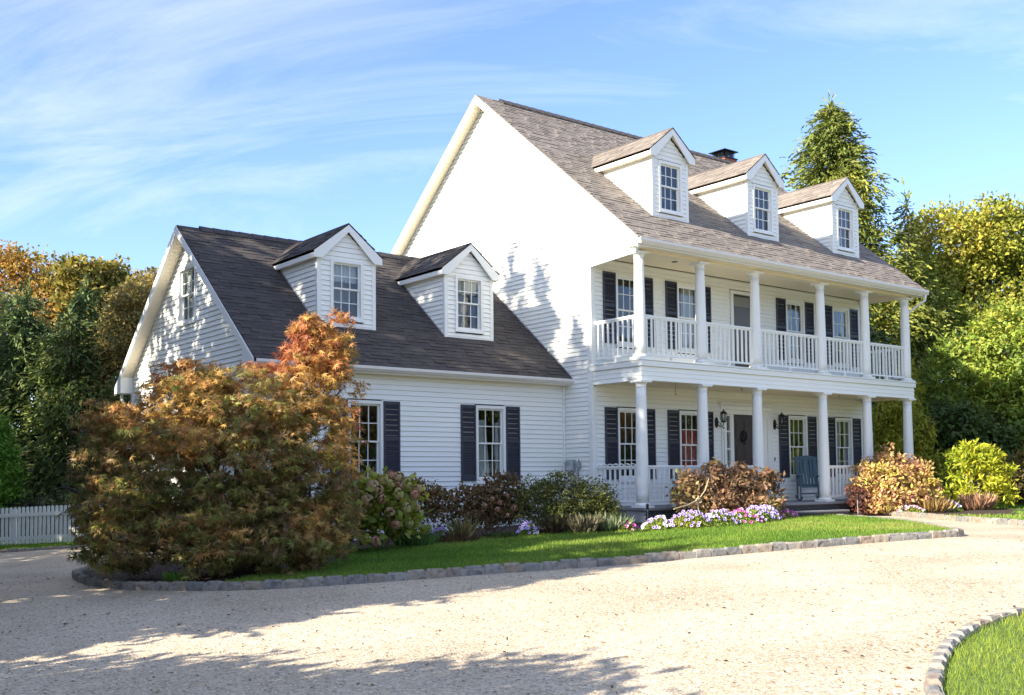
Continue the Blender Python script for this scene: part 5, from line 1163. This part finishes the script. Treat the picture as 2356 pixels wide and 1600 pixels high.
# ------------------------------------------------------------ petunias: flowers are parts
def petmat(name, inner_, outer):
    ma, nt, b = mat_new(name); a = nt.nodes.new('ShaderNodeTexCoord'); ln = nt.nodes.new('ShaderNodeVectorMath'); ln.operation = 'LENGTH'
    nt.links.new(a.outputs['Object'], ln.inputs[0]); s = math_('MULTIPLY', ln.outputs['Value'], 28, nt.nodes, nt.links)
    b.inputs['Roughness'].default_value = .7; nt.links.new(ramp(nt, s, [(0, inner_), (.42, inner_), (.62, outer), (1, outer)]), b.inputs['Base Color']); return ma
PM = {'violet': petmat('petunia_violet', (.05, .02, .16), (.46, .37, .68)), 'purple': petmat('petunia_purple', (.10, .04, .30), (.48, .38, .74)), 'magenta': petmat('petunia_magenta', (.22, .02, .14), (.58, .10, .40)),
      'pink': petmat('petunia_pink', (.5, .12, .22), (.80, .48, .56)), 'white': petmat('petunia_white', (.42, .32, .45), (.80, .78, .82))}
def petunia_mesh(mat, seed):
    mb = MB(); n = 10; r = .034; mb.v.append((0, 0, -.012))
    for ring, (rr, z) in enumerate(((.4, .0), (1, .006))):
        for k in range(n): a = 2*math.pi*k/n; q = rr*(1 if k % 2 else .86 if ring else 1); mb.v.append((r*q*math.cos(a), r*q*math.sin(a), z+(.004*math.sin(3*a+seed) if ring else 0)))
    for k in range(n): k2 = (k+1) % n; mb.f.append((0, 1+k, 1+k2)); mb.f.append((1+k, 11+k, 11+k2, 1+k2))
    return mb.mesh('flower', mat)
PMS = {k: petunia_mesh(v, i) for i, (k, v) in enumerate(PM.items())}
PG = [(.05,.09,.02),(.10,.16,.025),(.20,.24,.03),(.26,.24,.04)]
def petunias(lab, x, y, rx, ry, h, nf, kinds, seed, ang=0):
    rng = np.random.default_rng(seed); b = base_at(x, y); t = thing('petunia', lab, 'flowers', b, 'petunia clumps along the flower beds')
    n = int(900*rx*ry/.06)+120; a = rng.random(n)*6.283; r = np.sqrt(rng.random(n)); lx = r*np.cos(a)*rx; ly = r*np.sin(a)*ry
    ca_, sa_ = math.cos(ang), math.sin(ang)
    X = x+lx*ca_-ly*sa_; Y = y+lx*sa_+ly*ca_; Z = b[2]+(1-r**2)*h*rng.random(n)**.5
    pos = np.stack([X, Y, Z], 1); d = rng.normal(size=(n, 3)); d[:, 2] = abs(d[:, 2])+.3
    leaf_object('foliage', pos, d, unit(rng, n)+[0, 0, .6], .045, .028, palette(PG, np.arange(n), pos, rng, 5, .2), 'oval', M['leaf'], t)
    for k in range(int(nf*1.35)):
        a = rng.random()*6.283; r = math.sqrt(rng.random()); lx = r*math.cos(a)*rx; ly = r*math.sin(a)*ry
        p = Vector((lx*ca_-ly*sa_, lx*sa_+ly*ca_, (1-r*r*.85)*h*1.0+.03+rng.random()*.02))
        nn = Vector((-.62+rng.normal()*.3+lx*.6, -.75+rng.normal()*.3, .55+rng.normal()*.25)).normalized()
        mt = Matrix.Translation(p) @ nn.to_track_quat('Z', 'Y').to_matrix().to_4x4() @ Matrix.Scale(.66+.36*rng.random(), 4)
        inst('flower', PMS[kinds[int(rng.random()*len(kinds))]], t, mat=mt)
    return t
petunias('small clump of violet and white petunias at the foot of the hydrangea', -4.95, -1.25, .15, .13, .26, 20, ['violet', 'purple'], 1)
petunias('pale violet petunia clump before the dense shrub', -3.35, -1.85, .28, .18, .24, 44, ['violet', 'purple', 'purple', 'white'], 2)
petunias('deep magenta petunia clump left of the dark stone', -1.95, -2.98, .26, .16, .16, 26, ['magenta', 'magenta', 'pink'], 3)
petunias('white and violet petunia clump beside the dark stone', -1.45, -3.3, .36, .26, .24, 46, ['violet', 'white', 'purple', 'purple'], 4)
petunias('large violet petunia drift below the corner column', -.95, -3.6, .46, .30, .32, 60, ['violet', 'purple', 'purple', 'violet'], 5, -.6)
petunias('violet petunia drift with white throats left of the bent garden stake', -.35, -3.8, .44, .30, .30, 54, ['violet', 'purple', 'white', 'purple'], 15, -.3)
petunias('pink and magenta petunia drift before the bronze hydrangea', .3, -3.8, .48, .32, .28, 56, ['magenta', 'pink', 'magenta', 'purple'], 6)
petunias('purple petunia drift in the middle of the bed', 1.0, -3.6, .48, .32, .33, 60, ['purple', 'purple', 'violet'], 7, .3)
petunias('white and purple petunia clump near the steps', 1.75, -3.25, .44, .28, .30, 50, ['white', 'violet', 'purple', 'violet'], 8, .4)
petunias('magenta petunia clump at the foot of the steps', 3.1, -2.75, .52, .16, .16, 34, ['magenta', 'pink', 'magenta'], 9, .2)
petunias('soft pink petunia clump on the right hand bed edge', 7.85, -2.75, .42, .20, .15, 40, ['pink', 'white', 'pink'], 10, -.6)
petunias('white and lilac petunia clump left of the rhododendron', 9.55, -2.75, .50, .24, .26, 50, ['white', 'violet', 'purple'], 11, -.3)

# dark stone, stakes
t = MB().lathe([(.02, -.06), (.13, -.04), (.17, .02), (.16, .09), (.11, .13), (.02, .145)], 12).build('boulder', simple('dark_stone', (.10, .10, .11), .7, bump=.6, bscale=20), None, 'smooth dark grey stone among the petunias under the lattice', smooth=True, cat='stone'); t.location = base_at(-1.12, -2.75); t.scale = (1.2, .9, 1)
def stake(x, y, h, lab):
    t = thing('garden_light', lab, 'garden light', base_at(x, y), 'black stake lights in the beds')
    MB().tube([(0, 0, -.02), (0, 0, h)], .008, 6).build('stake', M['grey'], t); MB().lathe([(.012, h-.12), (.028, h-.1), (.03, h-.01), (.01, h)], 10).build('lamp_head', M['black'], t)
stake(-.25, -1.85, .42, 'black stake light at the foot of the corner column'); stake(6.62, -2.15, .48, 'black stake light beside the porch step')
t = thing('garden_ornament', 'bent pale metal garden stake with a knotted middle before the bronze hydrangea', 'ornament', base_at(-.35, -3.3))
MB().tube([(-.75, -.05, .36), (-.35, -.02, .42), (0, 0, .52), (.22, .02, .70), (.34, .03, .92)], [.012, .012, .014, .012, .008], 6).build('curved_rod', M['rust'], t)
MB().tube([(0, 0, 0), (-.01, 0, .52)], .012, 6).build('upright', M['rust'], t)
m_ = MB(); m_.tube([(.06*math.cos(a), .03*math.sin(2*a), .52+.06*math.sin(a)) for a in np.linspace(0, 6.28, 14)], .017, 6); m_.build('knot', M['rust'], t)

# ------------------------------------------------------------ fences at the left
def picket_mesh():
    a = MB(); w = .034; h = .90
    prof = [(-w, 0), (w, 0), (w, h-.03), (w*.7, h-.008), (0, h), (-w*.7, h-.008), (-w, h-.03)]
    a.prism([(x, -.01, z) for x, z in prof], (0, .02, 0)); return a.mesh('picket', M['paint'])
pkm = picket_mesh()
def picket_fence(a, b, lab):
    a = Vector(a); b = Vector(b); d = b-a; L = d.length; e = d.normalized(); ang = math.atan2(e.y, e.x)
    z0 = gz(a.x, a.y); z1 = gz(b.x, b.y); t = thing('picket_fence', lab, 'fence', (a.x, a.y, z0))
    n = int(L/.106)
    for k in range(n):
        s = (k+.5)*L/n; p = e*s; inst('picket', pkm, t, mat=Matrix.Translation((p.x, p.y, (z1-z0)*s/L+.04)) @ Matrix.Rotation(ang, 4, 'Z'))
    for z in (.14, .70):
        m_ = MB(); o = Vector((e.y, -e.x, 0)); A = Vector((0, 0, z)); B = Vector((d.x, d.y, z+z1-z0)); w = .06
        sd_ = -1; q = o*(.012 if z > .5 else -.012); r = o*(.035 if z > .5 else -.04)
        m_.hexa([A+q, B+q, B+r, A+r], [A+q+Vector((0, 0, w+.03)), B+q+Vector((0, 0, w+.03)), B+r+Vector((0, 0, w+.03)), A+r+Vector((0, 0, w+.03))]); m_.build('rail', M['paint'], t)
    for s in np.arange(0, L+.1, max(2.2, L/round(max(1, L/2.2)))):
        s = min(s, L); p = e*s; q = Vector((-e.y, e.x, 0))*.07; pb = MB(); pb.box(-.045, .045, -.045, .045, 0, .86); pb.box(-.055, .055, -.055, .055, .86, .88)
        inst('post', pb.mesh('post', M['paint']), t, mat=Matrix.Translation((p.x+q.x, p.y+q.y, (z1-z0)*s/L)) @ Matrix.Rotation(ang, 4, 'Z'))
picket_fence((-13.0, 14.2), (-7.45, 8.9), 'white picket fence running from the left edge behind the maple')
t = thing('iron_fence', 'low black iron fence behind the white picket fence', 'fence', (-9.8, 16.5, -.6))
d = Vector((3.9, -5.2, 0)); mI = lambda s, z: d*s+Vector((0, 0, z))
for k in range(46): MB().tube([mI(k/46, 0), mI(k/46, 1.15)], .008, 4).build('bar', M['black'], t)
for z in (.15, 1.0, 1.1): MB().bar(mI(0, z), mI(1, z), .03).build('rail', M['black'], t)
t = thing('iron_gate', 'arched black iron gate behind the picket fence left of the maple', 'gate', (-8.0, 13.3, -.5))
g0 = Vector((0, 0, 0)); gd_ = Vector((.6, -.8, 0))
MB().tube([gd_*(s*1.5)+Vector((0, 0, 1.05+.32*math.sin(math.pi*s))) for s in np.linspace(0, 1, 12)], .018, 6).build('arch', M['black'], t)
MB().tube([gd_*(s*1.5)+Vector((0, 0, .92+.30*math.sin(math.pi*s))) for s in np.linspace(0, 1, 12)], .010, 6).build('arch', M['black'], t)
for s in np.linspace(0, 1, 12): MB().tube([gd_*(s*1.5), gd_*(s*1.5)+Vector((0, 0, 1.05+.32*math.sin(math.pi*s)))], .009, 4).build('bar', M['black'], t)
for s in (0, 1): MB().bar(gd_*(s*1.5), gd_*(s*1.5)+Vector((0, 0, 1.2)), .06).build('post', M['black'], t)

# ------------------------------------------------------------ grass, gravel stones, fallen leaves
def grass(name, lab, poly, off, n, h, w, P, seed, edge=None):
    rng = np.random.default_rng(seed); A = np.array(poly); lo_ = A.min(0); hi_ = A.max(0)
    k = int(n*2.5); X = lo_[0]+(hi_[0]-lo_[0])*rng.random(k); Y = lo_[1]+(hi_[1]-lo_[1])*rng.random(k)
    dd = np.hypot(X-CAM.x, Y-CAM.y); keep = rng.random(k) < np.clip((edge or 9)/dd, .12, 1)**1.3
    X = X[keep]; Y = Y[keep]; s = in_poly_np(X, Y, poly); X = X[s][:n]; Y = Y[s][:n]; n = len(X)
    pos = np.stack([X, Y, gz_np(X, Y)+off], 1); d = rng.normal(size=(n, 3))*.38; d[:, 2] = 1
    dist = np.hypot(X-CAM.x, Y-CAM.y); L = h*(.5+.8*rng.random(n)); Wd = w*np.clip(dist/9, .8, 2.4)
    cl = np.sin(X*2.1+np.sin(Y*1.7))*np.sin(Y*2.6+X)
    col = palette(P, np.arange(n), pos, rng, 1.1, .25, shift=.16*cl+.10*np.sin(X*.9+1.3*np.sin(Y*.8)))
    o = leaf_object(name, pos, d, unit(rng, n), L, Wd, col, 'blade', M['grass'], None, 'stuff'); return tag(o, lab, 'grass')
GP = [(.045,.10,.012),(.075,.15,.016),(.11,.195,.022),(.17,.23,.035),(.24,.24,.07)]
grass('grass', 'short green lawn grass between the kerb and the flower bed', LAWN, .07, 150000, .055, .006, GP, 1, 12)
grass('grass', 'bright green grass of the lawn island in the near right corner', ISL, .01, 90000, .06, .0042, [(.07,.13,.012),(.12,.19,.018),(.18,.25,.024),(.25,.29,.04),(.34,.32,.10)], 2, 7)
grass('grass', 'narrow strip of lawn grass behind the right hand kerb', LAWNR, .065, 26000, .06, .012, GP, 3, 30)
grass('grass', 'shaded grass edge under the white picket fence', [(-13.2, 11.3), (-11.6, 9.6), (-10.15, 8.35), (-8.74, 7.75), (-7.5, 7.2), (-7.4, 8.9), (-13.0, 14.1)], -.0, 12000, .07, .010, GP, 4, 30)
# dry straw coloured edge litter of the kerb
# pebbles
n = 62000; rr = rng.random(n)
dist = 4.6+rng.random(n)**1.35*9.5; ang = rng.uniform(-.52, .55, n)
hx = np.array([.614, .789]); hr = np.array([.789, -.614])
X = CAM.x+dist*(hx[0]*np.cos(ang)+hr[0]*np.sin(ang)); Y = CAM.y+dist*(hx[1]*np.cos(ang)+hr[1]*np.sin(ang))
ok = ~in_poly_np(X, Y, KL+[(5, -1.5), (-7.3, .9)]) & ~in_poly_np(X, Y, KI+[(-3, -17), (-10, -18)]) & ~((X > GX-.1) & (Y > .8))
X = X[ok]; Y = Y[ok]; n = len(X)
O8 = np.array([(1,0,0),(0,1,0),(-1,0,0),(0,-1,0),(0,0,.7),(0,0,-.5)], float); F8 = np.array([(0,1,4),(1,2,4),(2,3,4),(3,0,4)])
S = (.0065+.010*rng.random(n)**2.2)[:, None, None]*(1+.5*rng.random((n, 6, 1))); th_ = rng.random(n)*6.28
V = O8[None]*S*np.array([1, .72, .7]); c0, s0 = np.cos(th_)[:, None], np.sin(th_)[:, None]
V = np.stack([V[..., 0]*c0-V[..., 1]*s0+X[:, None], V[..., 0]*s0+V[..., 1]*c0+Y[:, None], V[..., 2]+(gz_np(X, Y)+.001)[:, None]], -1)
me = bpy.data.meshes.new('gravel_stones'); me.vertices.add(n*6); me.vertices.foreach_set('co', V.reshape(-1).astype(np.float32))
Fa = (F8[None]+np.arange(n)[:, None, None]*6).reshape(-1); nf = n*4
me.loops.add(nf*3); me.loops.foreach_set('vertex_index', Fa.astype(np.int32)); me.polygons.add(nf); me.polygons.foreach_set('loop_start', np.arange(nf, dtype=np.int32)*3); me.update(calc_edges=True)
me.materials.append(M['pebble']); o = bpy.data.objects.new('gravel_stones', me); COL.objects.link(o); tag(o, 'loose cream and tan gravel stones on the drive', 'gravel', kind='stuff')
# fallen leaves and chips
def litter(name, lab, n, P, size, seed, region):
    rng = np.random.default_rng(seed); X, Y = region(rng, n); n = len(X)
    pos = np.stack([X, Y, gz_np(X, Y)+.008], 1); d = rng.normal(size=(n, 3)); d[:, 2] *= .15
    nr = rng.normal(size=(n, 3))*.4+[0, 0, 1]; col = np.array(P)[rng.integers(0, len(P), n)]*(1+.2*rng.normal(size=(n, 1)))
    L = size*(.4+.8*rng.random(n)**1.5); o = leaf_object(name, pos, d, nr, L, L*.45, np.clip(col, .005, .9), 'oval', M['leaf'], None, 'stuff'); return tag(o, lab, 'leaves')
def reg(rng, n):
    dist = 4.6+rng.random(n)**.8*14; ang = rng.uniform(-.5, .52, n)
    X = CAM.x+dist*(hx[0]*np.cos(ang)+hr[0]*np.sin(ang)); Y = CAM.y+dist*(hx[1]*np.cos(ang)+hr[1]*np.sin(ang))
    ok = ~in_poly_np(X, Y, KL+[(5, -1.5), (-7.3, .9)]) & ~in_poly_np(X, Y, KI+[(-3, -17), (-10, -18)]) & ~((X > GX-.1) & (Y > .8)); return X[ok], Y[ok]
litter('fallen_leaves', 'scattered brown and dark leaf scraps on the gravel', 1800, [(.10,.06,.03),(.20,.12,.05),(.05,.04,.03),(.30,.18,.07),(.16,.14,.05)], .045, 5, reg)
def reg2(rng, n):
    s = rng.random(n)*(len(KI)-1); i = s.astype(int); A = np.array(KI); p = A[i]+(A[np.minimum(i+1, len(A)-1)]-A[i])*(s-i)[:, None]
    return p[:, 0]+rng.normal(size=n)*.16-.05, p[:, 1]+rng.normal(size=n)*.16+.1
litter('fallen_leaves', 'tan leaf litter collected along the island kerb', 260, [(.30,.16,.07),(.38,.22,.10),(.2,.13,.04)], .055, 6, reg2)
def reg3(rng, n):
    a = rng.random(n)*6.28; r = np.sqrt(rng.random(n))*1.6; return -9.6+r*np.cos(a), -2.4+r*np.sin(a)*.9
lf = litter('fallen_leaves', 'red and brown maple leaves lying on the mulch', 700, [(.10,.04,.025),(.16,.06,.03),(.07,.05,.03)], .05, 7, reg3); lf.location.z += .06

def reg4(rng, n):
    X = rng.uniform(-10, 5, n); Y = rng.uniform(-8, -1.5, n); ok = in_poly_np(X, Y, LAWN); return X[ok], Y[ok]
lf = litter('fallen_leaves', 'few tan leaves fallen on the front lawn', 260, [(.22,.13,.05),(.30,.20,.08),(.14,.07,.04)], .05, 8, reg4); lf.location.z += .115
